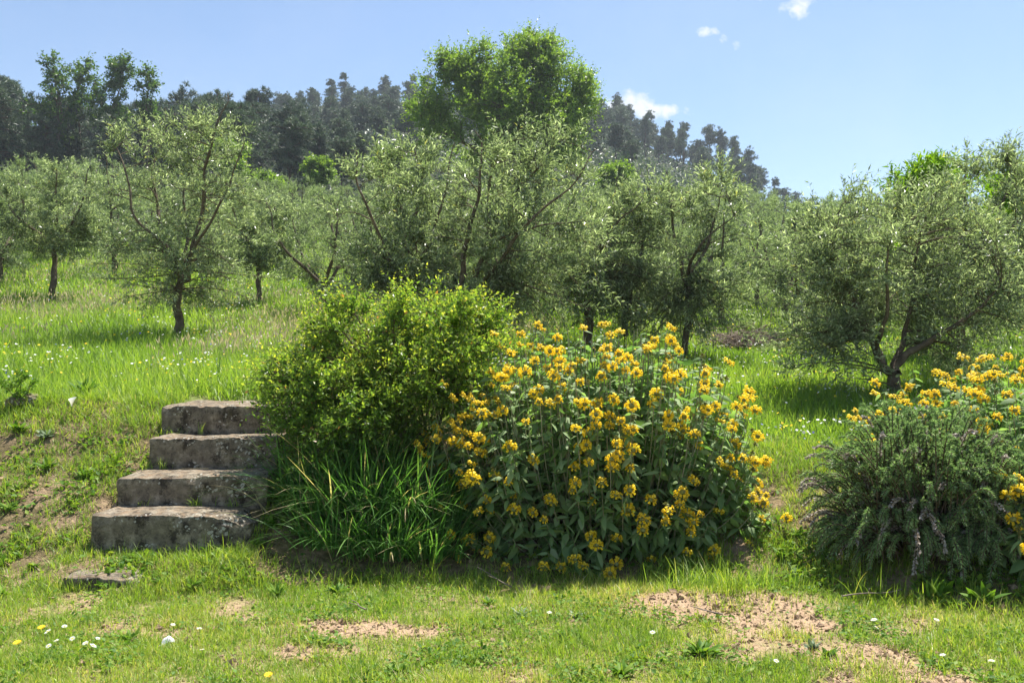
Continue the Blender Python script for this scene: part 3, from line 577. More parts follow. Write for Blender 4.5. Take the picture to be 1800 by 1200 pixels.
for D in (97, 107, 117, 127, 137, 147, 157, 166, 174):                        # the hill
    for px in np.arange(-140 if D < 130 else 200, 1100, 1500 * 4.0 / D):
        q = px + rng.uniform(-14, 14); py = 640 - (height(q / FPX * D - .6 * D, D) - CAM_Z) / D * FPX
        if 860 < q < 960 and D < 150: continue
        pine(q, D + rng.uniform(-3, 3), rng.uniform(.42, .66), rng.integers(4), 'small distant pine in the wood covering the hill', 'distant pines covering the hill')
for D in (150, 160, 168, 176):                                               # thinning out down the right ridge
    for px in np.arange(1085, 1330, 27 if D > 165 else 40):
        pine(px + rng.uniform(-12, 12), D + rng.uniform(-2, 2), rng.uniform(.55, .85), rng.choice([0, 1, 2, 4, 5]), 'slender pine on the upper part of the ridge right of the round tree', 'pines on the upper right ridge')
ridge = [(1318, 1.0, 5), (1334, .8, 1), (1292, 1.0, 4), (1268, 1.05, 5), (1250, 1.0, 4), (1362, .72, 0), (1384, .62, 2), (1404, .55, 1), (1428, .5, 0)]
names_ = ['tall slender pine standing free near the lower end of the right ridge', 'stout pine touching the tall free standing one on the right ridge', 'slender pine third up from the free standing one on the right ridge', 'tallest of the slender pines halfway down the right ridge', 'slender pine beside the tallest one halfway down the right ridge',
          'stubby pine with a gap on its left, low on the right ridge', 'small round pine low on the right ridge', 'second last pine at the low end of the right ridge', 'last tiny pine where the right ridge meets the olives']
for px in np.arange(1075, 1300, 19): pine(px + rng.uniform(-6, 6), 174 + rng.uniform(-1, 2), rng.uniform(.5, .72), rng.integers(4), 'slender pine on the upper part of the ridge right of the round tree', 'pines on the upper right ridge')
for (px, sc, k), lb in zip(ridge, names_): pine(px, 172, sc, k, lb, 'pines low on the right ridge', .5)

rng = RNG(72); n = 52000; y = rng.uniform(50, 178, n); px = rng.uniform(-250, 1600, n); x = (px - 900) / FPX * y
k = (px < 1150) | (y < 140) | (rng.random(n) < .4); x, y = x[k], y[k]; n = len(x); lump = fbm2(x, y, .5, 130, 3)
p = np.stack([x, y, height(x, y) + rng.random(n) ** .6 * 3.6 * np.clip((lump - .3) * 2.5, .1, 1) * sstep(50, 90, y)], -1); d = nrm(rng.normal(size=(n, 3)) + np.array([0, 0, .5])); mb = MB(); ll = rng.uniform(.3, .6, n)
v, f = inst(LEAF4[0], LEAF4[1], p, axes(d, rng), ll, ll * .6, ll); mb.add(v, f, np.repeat(rng.random(n), 4)); tag(mb.build('undergrowth', M['pine'], None, False), 'dark undergrowth covering the hillside below the pines', 'undergrowth', None, 'stuff')

# ------------------------------------------------------------------ leafy green shrub beside the steps
D = 5.35; b = np.array([*at(748, 740, D)[:2], 0]); b[2] = height(b[0], b[1]) - .02
def shrub_tint(lp, t, rng):
    k = len(lp); hgt = lp[:, 2]; young = np.clip((hgt - .2) / .45, 0, 1) * t ** 1.2
    a = np.clip(rng.beta(2, 2.6, k) * .62 + young * rng.uniform(.25, .62, k), 0, .95); return np.where(rng.random(k) > .993, 1., a)
cr = [(800, 665, 60, 45, .22, -.1, 1.0), (700, 720, 60, 40, .2, -.3, .9), (725, 575, 95, 62, .4, 0, 2.4), (655, 745, 80, 50, .25, -.3, 1.6), (740, 640, 70, 45, .2, -.25, .9), (520, 700, 50, 60, .3, -.1, 1.2), (690, 590, 170, 75, .48, .1, 5), (560, 640, 85, 75, .4, 0, 2.2), (640, 560, 100, 55, .4, .1, 1.6), (800, 560, 85, 50, .42, .1, 2.0), (860, 610, 60, 60, .35, 0, 1.0), (610, 720, 95, 70, .34, -.25, 2.4), (560, 770, 60, 45, .22, -.35, 1.0), (690, 690, 60, 60, .25, -.2, 1.0), (490, 670, 45, 50, .28, 0, 1.0), (830, 670, 50, 40, .25, .3, .5), (740, 525, 70, 28, .3, .1, .8)]
cr = [(at(c[0], c[1] + 16, D + c[5]) - b, (c[2] / FPX * D, c[4], c[3] / FPX * D), c[6]) for c in cr]
rng = RNG(8); lm = []
for k in range(14):
    a = rng.uniform(0, 6.28); e = at(rng.uniform(560, 860), rng.uniform(540, 660), D + rng.uniform(-.25, .35)) - b; s0 = np.array([math.cos(a) * .06, math.sin(a) * .06, -.1])
    lm.append(([s0, s0 + (e - s0) * np.array([.25, .3, .5]), e], rng.uniform(.008, .015), .004, .35))
for e_ in ((560, 740), (610, 760), (530, 690), (670, 720)):
    e = at(*e_, D - .25) - b; lm.append(([np.array([-.05, -.03, -.1]), e * .5 + np.array([0, 0, .25]), e], .012, .004, .3))
w, f = woody(81, lm, cr, 330, 13, 11, .035, .52, (.10, .27), .30, tintf=shrub_tint, br=.006, spread=.85, limb_k=5, droop=.12, out=.7)
place('leafy_shrub', w, f, b, 'leafy green shrub with yellow green young tips beside the top stone step', 'shrub', None, (M['twig'], M['shrub']), names=('stems', 'foliage'))

# ------------------------------------------------------------------ yellow flowered sage shrubs
def whorl(seed, n=15, r=.033, open_=1.0):
    rng = RNG(seed); mb = MB()
    th = np.linspace(0, 2 * np.pi, 9)[:-1]; rings = []
    for (rr, z) in ((.004, -.012), (.013, -.006), (.015, .004), (.008, .012), (.001, .014)): rings.append(np.stack([np.cos(th) * rr, np.sin(th) * rr, np.full(8, z)], -1))
    v = np.concatenate(rings); q = [(i * 8 + j, i * 8 + (j + 1) % 8, (i + 1) * 8 + (j + 1) % 8, (i + 1) * 8 + j) for i in range(4) for j in range(8)]
    mb.add(v, [np.array(q)], rng.random(len(v)), 1)
    prof = np.array([(.010, .0, .006), (.022, .010, .008), (.031, .018, .013), (.036, .013, .012), (.035, .004, .006)])  # radius, height, width: arched hood
    for i in range(n):
        a = 2 * np.pi * i / n + rng.normal(0, .12); k = r / .033 * rng.uniform(.82, 1.1); zo = rng.normal(0, .003); tl = rng.normal(0, .12)
        d = np.array([math.cos(a), math.sin(a), 0]); s = np.array([-math.sin(a), math.cos(a), 0]); rows = []
        for (rr, z, w_) in prof: c_ = d * rr * k * open_ + np.array([0, 0, z * k + zo + tl * rr]); rows += [c_ - s * w_ / 2 - np.array([0, 0, .002]), c_ + s * w_ / 2 - np.array([0, 0, .002])]
        mb.add(np.array(rows), [np.array([(2 * j, 2 * j + 1, 2 * j + 3, 2 * j + 2) for j in range(4)])], np.linspace(.15, 1, 10) * rng.uniform(.6, 1))
        if i % 2 == 0:   # lower lip
            c0 = d * .022 * k; rows = [c0 - s * .004, c0 + s * .004, c0 + d * .014 * k + s * .007 - np.array([0, 0, .010]), c0 + d * .014 * k - s * .007 - np.array([0, 0, .010])]
            mb.add(np.array(rows), [np.array([(0, 1, 2, 3)])], .55)
    return mb.mesh('flower_head', [M['petal'], M['calyx']])
HEADS = [whorl(700 + i, 15 - i % 3, (.034, .031, .036, .029, .033)[i], (1, .9, 1.05, .8, .95)[i]) for i in range(5)]
def bud_mesh(seed):
    rng = RNG(seed); mb = MB(); d = nrm(rng.normal(size=(26, 3)) + np.array([0, 0, .3])); v, f = inst(np.array([(0, .5, 0), (0, -.5, 0), (.6, .3, .05), (1, 0, 0), (.6, -.3, .05)]), [[(0, 1, 4, 2)], [(2, 4, 3)]], d * .003, axes(d, rng), .014, .010, .01)
    mb.add(v, f, rng.random(len(v))); return mb.mesh('bud', M['calyx'])
BUDS = [bud_mesh(720 + i) for i in range(2)]
lm_ = MB(); lm_.add(LEAF8[0] * np.array([1, .42, 1]), LEAF8[1], .35); LEAFM = [lm_.mesh('leaf', M['sage'])]
for k_, tt in ((.36, .6), (.48, .15), (.4, .85)):
    q = MB(); q.add(LEAF8[0] * np.array([1, k_, 1.4 - k_]), LEAF8[1], tt); LEAFM.append(q.mesh('leaf', M['sage']))
def sage(seed, base, rad, nstem, nflower, label, toward=(0, -1), zmin=.02, leafn=300, top_bias=0.0, lobes=()):
    H = rad[2]; rng = RNG(seed); root = thing('flowering_shrub', base, label, 'shrub')
    # stem tips on a dome, denser towards the camera side
    T = []
    while len(T) < nstem:
        d = rng.normal(size=3); d[2] = abs(d[2]); d = d / (np.abs(d) ** 2.7).sum() ** (1 / 2.7)
        if d[1] > .35 and rng.random() < .55: continue
        rr = rng.uniform(.80, 1.02) if rng.random() < .72 else rng.uniform(.45, .8)
        t = np.array([d[0] * rad[0], d[1] * rad[1], max(.0, d[2]) ** .9 * H]) * rr
        if top_bias and rng.random() < top_bias * (1 - t[2] / H): continue
        nz_ = fbm(np.array([[d[0] * 2.2 + seed, d[1] * 2.2, d[2] * 2.2]]), 4, 2)[0]; t *= .86 + .28 * nz_; t[2] = min(t[2], H * (.93 + .05 * rng.random()))
        t[2] = max(t[2], zmin + rng.uniform(0, .08)); T.append(t)
    T = np.array(T); N = len(T)
    B0 = np.stack([rng.normal(0, .10, N) + T[:, 0] * .18, rng.normal(0, .10, N) + T[:, 1] * .18, np.full(N, -.05)], -1)
    C = B0 * .35 + T * .65 - np.array([0, 0, 1]) * .0; C[:, 2] = T[:, 2] * .40; C[:, :2] = B0[:, :2] * .2 + T[:, :2] * .85
    P = bez(B0, C, T, 8); st = MB(); v, f = tubes(P, np.broadcast_to(np.linspace(.0055, .0022, 8)[None], (N, 8)), 4); st.add(v, f, np.repeat(rng.random(N), 32))
    st.build('stems', M['sagestem'], root)
    tip = nrm(P[:, -1] - P[:, -2]); tip = nrm(tip + np.array([0, 0, .35]))
    # leaves in pairs down each stem
    O, Dv, Ln = [], [], []
    for k, u in enumerate((.985, .93, .87, .80, .72, .62, .50)):
        i = u * 7; a = int(min(i, 6)); fr = i - a; pos = P[:, a] * (1 - fr) + P[:, a + 1] * fr; tg = nrm(P[:, a + 1] - P[:, a])
        ang = rng.uniform(0, 6.28, N); ref = nrm(np.cross(tg, np.array([.3, .2, 1.]))); r2 = np.cross(tg, ref)
        for s_ in (1, -1):
            pr = s_ * (np.cos(ang)[:, None] * ref + np.sin(ang)[:, None] * r2)
            keep = rng.random(N) < (.82 if k > 0 else .5)
            O.append(pos[keep]); Dv.append(nrm(pr * .95 + tg * .25 + np.array([0, 0, -.28 - .1 * k * .5]) + rng.normal(0, .25, pr.shape))[keep]); Ln.append((rng.uniform(.052, .092, N) * (.72 if k == 0 else 1 + .06 * k))[keep])
    O, Dv, Ln = np.concatenate(O), np.concatenate(Dv), np.concatenate(Ln)
    view = nrm(np.array([0, 0, CAM_Z]) - np.array(base)); facing = ((O - np.array([0, 0, H * .4])) / np.array([rad[0], rad[1], H])) @ view * Ln
    order = np.argsort(-facing); big = order[:leafn]; rest = order[leafn:]
    for i in big:
        X = Vector(Dv[i]); Z = Vector((rng.normal(0, .5), rng.normal(0, .5), 1)); Y = Z.cross(X).normalized(); Z = X.cross(Y)
        o = ob('leaf', LEAFM[rng.integers(4)], root, O[i]); from_axes(o, X, Y, Z, float(Ln[i]))
    fl = MB(); v, f = inst(LEAF8[0] * np.array([1, 1, 1.2]), LEAF8[1], O[rest], axes(Dv[rest], rng, jit=.5), Ln[rest], Ln[rest] * .42, Ln[rest]); fl.add(v, f, np.repeat(rng.beta(2, 2.4, len(rest)), 8))
    fl.build('foliage', M['sage'], root)['kind'] = 'stuff'
    # flower heads: on the outermost stems that face the viewer or the sky
    outer = np.linalg.norm(T / np.array([rad[0], rad[1], H]), axis=1); vis = (T / np.array([rad[0], rad[1], H])) @ nrm(np.array([view[0], view[1], .45])) + .4 * (outer - .8)
    vis = vis + rng.normal(0, .16, N) - .8 * (outer < .72)
    nv = nrm(T / np.array([rad[0], rad[1], H]) ** 2); face_ = nv @ nrm(np.array([view[0], view[1], .25])); vis = np.where((face_ > .12) & (outer > .74) & (T[:, 1] < .2 * rad[1]) & ((nv[:, 2] < .75) | (rng.random(N) < .45)), 1, 0) + rng.uniform(0, .8, N) + .3 * (outer > .9); fo = []
    for i in np.argsort(-vis):
        if len(fo) < nflower and all(np.abs(T[i] - T[j]).sum() > .058 for j in fo): fo.append(i)
    nh = 0
    for i in fo:
        for lev in range(2 if rng.random() < .12 else 1):
            if nh >= 298: break
            p = T[i] + nv[i] * (.035 + .03 * (1 - T[i, 2] / H)) + tip[i] * (.018 - lev * .055) + rng.normal(0, .004, 3); ax = nrm(tip[i] * .45 + nrm(T[i] / np.array([rad[0], rad[1], H]) ** 2 * np.sign(T[i])) * .95 + rng.normal(0, .25, 3) + np.array([0, -.1, .1]))
            o = ob('flower_head', HEADS[rng.integers(5)], root, p, None, float(rng.uniform(.72, 1.12) * (1 if lev == 0 else .9))); o.rotation_euler = Vector(ax).to_track_quat('Z', 'Y').to_euler(); nh += 1
        if rng.random() < .35:
            o = ob('bud', BUDS[rng.integers(2)], root, T[i] + tip[i] * .06, None, float(rng.uniform(.8, 1.2)))
    for i in np.argsort(-vis)[nflower:nflower + 45]:
        o = ob('bud', BUDS[rng.integers(2)], root, T[i] + tip[i] * .008, None, float(rng.uniform(.9, 1.3)))
    return root
def from_axes(o, X, Y, Z, s):
    from mathutils import Matrix
    m = Matrix(((X.x, Y.x, Z.x), (X.y, Y.y, Z.y), (X.z, Y.z, Z.z))); o.rotation_euler = m.to_euler(); o.scale = (s, s, s)
c = at(1052, 900, 5.12); sage(31, (c[0], 5.12, height(c[0], 5.12) - .33), (1.0, .62, 1.40), 1250, 298, 'large rounded shrub covered in yellow whorled flowers in the middle of the bank')
c = at(1830, 900, 5.05); sage(32, (c[0] + .05, 5.2, height(c[0], 5.2) - .2), (1.05, .80, .80), 520, 230, 'yellow flowered shrub at the right edge behind the rosemary', top_bias=.5, leafn=200)
c = at(1830, 1040, 4.1); sage(33, (c[0] + .05, 4.15, height(c[0], 4.15) - .1), (.28, .26, .55), 90, 12, 'small clump of yellow flowered shrub cut off by the right edge, low down', leafn=60)

# ------------------------------------------------------------------ rosemary
def rosemary(seed, base, rad, nst, label):
    H = rad[2]; rng = RNG(seed); root = thing('rosemary_bush', base, label, 'shrub')
    d = rng.normal(size=(nst, 3)); d[:, 2] = np.abs(d[:, 2]); d[:, 1] -= .35 * (rng.random(nst) < .5)
    d = d / (np.abs(d) ** 2.6).sum(1, keepdims=True) ** (1 / 2.6); rr = np.where(rng.random(nst) < .7, rng.uniform(.85, 1.08, nst), rng.uniform(.5, .85, nst))[:, None]
    T = d * np.array([rad[0], rad[1], H]) * rr * (.82 + .36 * fbm(d * 2.1 + seed, 3, 2))[:, None]; T[:, 2] = np.maximum(T[:, 2], rng.uniform(.02, .2, nst))
    B0 = np.stack([rng.normal(0, .09, nst) + T[:, 0] * .25, rng.normal(0, .08, nst) + T[:, 1] * .25, np.full(nst, -.05)], -1)
    C = B0 * .3 + T * .7; C[:, 2] = T[:, 2] * .85 + .16; T[:, 2] -= .10 * (1 - d[:, 2]); n = 9; P = bez(B0, C, T, n)
    st = MB(); v, f = tubes(P, np.broadcast_to(np.linspace(.007, .0018, n)[None], (nst, n)), 4); st.add(v, f, np.repeat(rng.random(nst), n * 4)); st.build('stems', M['twig'], root)
    ne = MB(); dry = rng.random(nst) < .10; per = 125
    for sel, mat, k in ((~dry, 0, per), (dry, 1, 90)):
        idx = np.where(sel)[0]; si = np.repeat(idx, k); u = np.tile(np.linspace(.35, 1, k), len(idx)) * (n - 1); a = np.minimum(u.astype(int), n - 2); fr = (u - a)[:, None]
        pos = P[si, a] * (1 - fr) + P[si, a + 1] * fr; tg = nrm(P[si, a + 1] - P[si, a]); K = len(si)
        pr = nrm(np.cross(tg, rng.normal(size=(K, 3)))); dd = nrm(pr * .8 + tg * .65)
        if mat == 0:
            L = rng.uniform(.016, .030, K) * (1 - .4 * np.clip(u / (n - 1) - .9, 0, .1) * 10); v, f = inst(LEAF4[0], LEAF4[1], pos, axes(dd, rng), L, .0048, L); tnt = np.clip(rng.beta(2, 2.4, K) + .12 * (u / n), 0, 1); ne.add(v, f, np.repeat(tnt, 4), 0)
        else:
            L = rng.uniform(.010, .022, K); v, f = inst(LEAF4[0], LEAF4[1], pos, axes(dd, rng), L, L * .75, L); ne.add(v, f, np.repeat(rng.beta(2, 2, K), 4), 1)
    ne.build('foliage', [M['rose'], M['roseflower']], root, False); return root
c = at(1622, 1050, 4.48); rosemary(41, (c[0], 4.50, height(c[0], 4.50) - .12), (.57, .46, .82), 800, 'rosemary bush with grey dried flower stems right of the yellow flowered shrub')
c = at(1755, 1050, 4.3); rosemary(42, (c[0], 4.32, height(c[0], 4.32) - .1), (.42, .38, .64), 420, 'lower dark green part of rosemary spilling towards the right edge')

# ------------------------------------------------------------------ strap leaved clumps in the shade of the shrub
def clump(seed, base, n, L, rx, label, lean=.5, wd=(.007, .013)):
    rng = RNG(seed); root = thing('strap_leaf_clump', base, label, 'plant'); mb = MB(); n = int(n * 1.5)
    p = np.stack([rng.normal(0, rx, n), rng.normal(0, rx * .7, n), np.zeros(n)], -1); az = np.arctan2(p[:, 1], p[:, 0]) + rng.normal(0, .6, n)
    ll = rng.uniform(.55, 1.1, n) * L * np.where(np.sin(az) < -.3, .72, 1)
    blades(mb, p, ll, rng.uniform(*wd, n), rng, np.minimum(np.abs(rng.normal(0, lean, n)), .62), 6, np.clip(rng.beta(2, 2.5, n) + (rng.random(n) > .91), 0, 1), .75, az=az)
    mb.build('leaves', M['longgrass'], root); return root
for i, (px, D, n, L, lb) in enumerate(((560, 4.9, 220, .62, 'arching clump of long grassy leaves nearest the steps'), (640, 4.86, 320, .74, 'tallest clump of long grassy leaves under the green shrub'), (715, 4.86, 280, .68, 'clump of long grassy leaves in the middle of the shaded bed'), (775, 4.84, 200, .58, 'clump of long grassy leaves against the yellow flowered shrub'),
                                       (665, 5.15, 220, .62, 'clump of long grassy leaves further back under the shrub'), (600, 4.68, 200, .44, 'lower front clump of long grassy leaves, left one'), (680, 4.64, 240, .46, 'lower front clump of long grassy leaves, middle one'), (755, 4.64, 200, .42, 'lower front clump of long grassy leaves at the foot of the yellow shrub'))):
    clump(50 + i, on_ground(px, D), n, L, .10, lb)

# ------------------------------------------------------------------ grasses
def scatter(n, y0, y1, pw, rng, wide=.70):
    u = rng.random(n)
    if pw == 1: pw = 1.001
    y = (y0 ** (1 - pw) + u * (y1 ** (1 - pw) - y0 ** (1 - pw))) ** (1 / (1 - pw)); x = rng.uniform(-wide, wide, n) * y; return x, y
def free(x, y):
    """off the stone steps"""
    k = np.ones(len(x), bool)
    for (x0, x1, yt, D, h, d, ch, lb) in steps:
        a, b_ = at(x0, yt, D)[0], at(x1, yt, D)[0]; k &= ~((x > a - .0) & (x < b_ + .0) & (y > D - .01) & (y < D + d + .0))
    return k
rng = RNG(61)
# mown lawn
x, y = scatter(230000, 2.3, 4.6, 1.0, rng); k = (y < edge_y(x) + .05) & free(x, y); x, y = x[k], y[k]
cl = fbm2(x, y, 7, 44, 3); k = rng.random(len(x)) < np.clip(1.1 - 1.2 * dirt(x, y) + (cl - .5) * 2.0, .05, 1); x, y, cl = x[k], y[k], cl[k]
z = height(x, y); n = len(x); edge = np.clip(1 - np.abs(edge_y(x) - y) / .16, 0, 1)
L = rng.uniform(.018, .060, n) * (.25 + 1.6 * cl) * (1 + 2.4 * edge * rng.random(n) ** 2); drk = dirt(x, y)
tint = np.clip(rng.beta(2, 2.4, n) * .8 + (fbm2(x, y, 2.0, 70) - .42) * .6 + .35 * (rng.random(n) < .15 + .4 * drk), 0, 1)
mb = MB(); blades(mb, np.stack([x, y, z - .002], -1), L, rng.uniform(.0018, .0042, n), rng, .55, 2, tint, .45); tag(mb.build('lawn_grass', M['lawngrass']), 'short mown yellow green grass of the foreground lawn', 'grass', None, 'stuff')
# dry thatch lying on the soil
x, y = scatter(46000, 2.3, 6.2, 1.0, rng); e = y - edge_y(x); k = free(x, y) & (e < 1.75) & (rng.random(len(x)) < .25 + .75 * dirt(x, y)); x, y = x[k], y[k]; n = len(x); mb = MB()
blades(mb, np.stack([x, y, height(x, y) + .003], -1), rng.uniform(.012, .05, n), rng.uniform(.0012, .003, n), rng, rng.uniform(.85, .99, n), 1, rng.uniform(0, 1, n), .25)
tag(mb.build('dry_thatch', M['straw']), 'dry straw coloured cuttings lying on the bare soil', 'dry grass', None, 'stuff')
# bank
x, y = scatter(260000, 3.6, 7.2, 1.0, rng); e = y - edge_y(x); k = (e > -.03) & (e < 1.9) & free(x, y); x, y, e = x[k], y[k], e[k]
tuft = fbm2(x, y, 6.5, 88, 3); k = rng.random(len(x)) < np.clip(.95 - .8 * dirt(x, y) + (tuft - .5) * 3.0 + .5 * (e > 1.3), .03, 1); x, y, tuft, e = x[k], y[k], tuft[k], e[k]; n = len(x)
und = ((x > -1.35) & (x < .75) & (e < .9)); k = ~und | (rng.random(n) < .25); x, y, tuft, e = x[k], y[k], tuft[k], e[k]; n = len(x)
L = rng.uniform(.025, .075, n) * (.45 + 1.3 * tuft) * (1 + .5 * (e > 1.2)); tint = np.clip(rng.beta(2, 2.4, n) * .75 + (fbm2(x, y, 2.4, 71) - .45) * .5 + .3 * (rng.random(n) < .12), 0, 1)
mb = MB(); blades(mb, np.stack([x, y, height(x, y) - .003], -1), L, rng.uniform(.002, .0048, n), rng, .55, 2, tint, .5); tag(mb.build('bank_grass', M['lawngrass']), 'tufts of grass growing on the dry bank', 'grass', None, 'stuff')
# meadow
x, y = scatter(230000, 5.2, 46, 1.55, rng, .72); e = y - edge_y(x); k = (e > 1.45) & free(x, y); x, y, e = x[k], y[k], e[k]; n = len(x)
tall = fbm2(x, y, .9, 90, 3); right = sstep(.1, .25, x / y); L = rng.uniform(.07, .24, n) * (.55 + .9 * tall) * sstep(1.3, 2.6, e) + .045; L *= 1 - .35 * right; L *= 1 + .5 * (y > 18)
tint = np.clip(rng.beta(2, 2.5, n) * .8 + (fbm2(x, y, .7, 91) - .45) * .7, 0, 1)
mb = MB(); blades(mb, np.stack([x, y, height(x, y) - .01], -1), L, (.0028 + .00075 * y) * rng.uniform(.6, 1.3, n), rng, .38, 2, tint, .35); tag(mb.build('meadow_grass', M['meadowgrass']), 'lush green meadow grass under the olive trees', 'grass', None, 'stuff')
# pale seed heads
x, y = scatter(42000, 6.5, 26, 1.2, rng, .72); band = fbm2(x, y, .45, 95, 3); k = (rng.random(len(x)) < np.clip((band - .47) * 7, 0, 1)) & (x < .06 * y) & (y - edge_y(x) > 3.2); x, y = x[k], y[k]; n = len(x); mb = MB()
h = rng.uniform(.2, .36, n); b0 = np.stack([x, y, height(x, y)], -1); blades(mb, b0, h, np.full(n, .0016) + .0001 * y, rng, .18, 2, None, .15)
d = nrm(np.stack([rng.normal(0, .35, n), rng.normal(0, .35, n), np.ones(n)], -1)); v, f = inst(LEAF4[0], LEAF4[1], b0 + np.array([0, 0, .78]) * h[:, None], axes(d, rng), rng.uniform(.04, .09, n), .007 + .0007 * y, .01); mb.add(v, f, np.repeat(rng.random(n), 4))
tag(mb.build('seed_heads', M['straw']), 'pale ripe grass heads in the meadow', 'grass', None, 'stuff')
# wild flowers of the meadow
mb = MB(); x, y = scatter(10000, 5.6, 24, 1.3, rng, .72); fl = fbm2(x, y, 1.1, 97, 3); k = (rng.random(len(x)) < np.clip((fl - .38) * 4, .05, 1)) & (y - edge_y(x) > 1.7); x, y = x[k], y[k]; n = len(x)
mi = np.where(rng.random(n) < .55, 0, np.where(rng.random(n) < .84, 1, 2)); p = np.stack([x, y, height(x, y) + rng.uniform(.09, .24, n) * (1 - .3 * sstep(.1, .25, x / y))], -1); th = np.arange(6) / 6 * 6.283
TV = np.stack([np.cos(th), np.sin(th), .15 + 0 * th], -1)
for q in range(3):
    s_ = mi == q; d = nrm(rng.normal(0, .35, (s_.sum(), 3)) + np.array([0, -.35, .9])); A = nrm(np.cross(d, np.array([1., .1, 0]))); r_ = (.006 + .0006 * y[s_]) * rng.uniform(.6, 1.25, s_.sum()); v, f = inst(TV, [[(0, 1, 2, 3, 4, 5)]], p[s_], (A, np.cross(d, A), d), r_); mb.add(v, f, np.repeat(rng.random(s_.sum()), 6), q)
tag(mb.build('meadow_flowers', [M['white'], M['yellow'], M['blue']]), 'scattered white, yellow and blue wild flowers in the meadow', 'flowers', None, 'stuff')
# clods and grit on bare soil
x, y = scatter(60000, 2.4, 6.2, 1.0, rng); k = free(x, y) & (y - edge_y(x) < 1.75) & (rng.random(len(x)) < .08 + .7 * dirt(x, y)); x, y = x[k], y[k]; n = len(x)
OCT = np.array([(1, 0, 0), (-1, 0, 0), (0, 1, 0), (0, -1, 0), (0, 0, 1), (0, 0, -1)], float); OF = [[(0, 2, 4), (2, 1, 4), (1, 3, 4), (3, 0, 4), (2, 0, 5), (1, 2, 5), (3, 1, 5), (0, 3, 5)]]
r_ = rng.gamma(1.5, .0028, n) + .0015; mb = MB(); v, f = inst(OCT, OF, np.stack([x, y, height(x, y) + r_ * .2], -1), axes(rng.normal(size=(n, 3)), rng, jit=1), r_ * rng.uniform(.7, 1.6, n), r_ * rng.uniform(.7, 1.3, n), r_ * .7); mb.add(v, f, 1.0)
tag(mb.build('soil_clods', M['bank'], None, False), 'crumbs of dry soil and grit on the bare ground', 'soil', None, 'stuff')
# small broad leaved ground cover in lawn and bank
x, y = scatter(85000, 2.4, 6.0, 1.0, rng); e = y - edge_y(x); cv = fbm2(x, y, 4.0, 120, 3); k = free(x, y) & (e < 1.7) & (rng.random(len(x)) < np.clip((cv - .5) * 5, .02, 1)) & (dirt(x, y) < .8); x, y = x[k], y[k]; n = len(x)
d = nrm(np.stack([rng.normal(0, 1, n), rng.normal(0, 1, n), rng.uniform(.1, .9, n)], -1)); mb = MB(); ll = rng.uniform(.010, .026, n) * np.where(y - edge_y(x) > 0, 1.7, 1.0); v, f = inst(LEAF4[0], LEAF4[1], np.stack([x, y, height(x, y) + rng.uniform(.002, .025, n)], -1), axes(d, rng, jit=.35), ll, ll * .7, ll); mb.add(v, f, np.repeat(rng.random(n), 4))
tag(mb.build('ground_cover', M['weed']), 'small clover like leaves creeping through the lawn', 'ground cover', None, 'stuff')

# ------------------------------------------------------------------ small things in the lawn and on the bank
def rosette(seed, px, py, n, L, wd, label, mat='weed', bank=None, up=.35):
    rng = RNG(seed)
    if bank is None: q = lawn_at(px, py); p = np.array([q[0], q[1], float(height(*q))])
    else: p = on_ground(px, bank)
    root = thing('broad_leaf_weed', p, label, 'weed', 'broad leaved weeds'); mb = MB(); n = int(n * 1.5); a = rng.uniform(0, 6.28, n); u = rng.uniform(.4, 1.1, n)
    d = nrm(np.stack([np.cos(a), np.sin(a), up + rng.uniform(-.1, .9, n) * up * 2], -1)); ll = L * u * .72; n_ = n
    v, f = inst(LEAF8[0] * np.array([1, 1, 1.3]), LEAF8[1], rng.normal(0, L * .08, (n, 3)) * np.array([1, 1, .05]), axes(d, rng, jit=.45), ll, ll * wd * .85, ll); mb.add(v, f, np.repeat(rng.beta(2, 2, n), 8)); mb.build('leaves', M[mat], root)
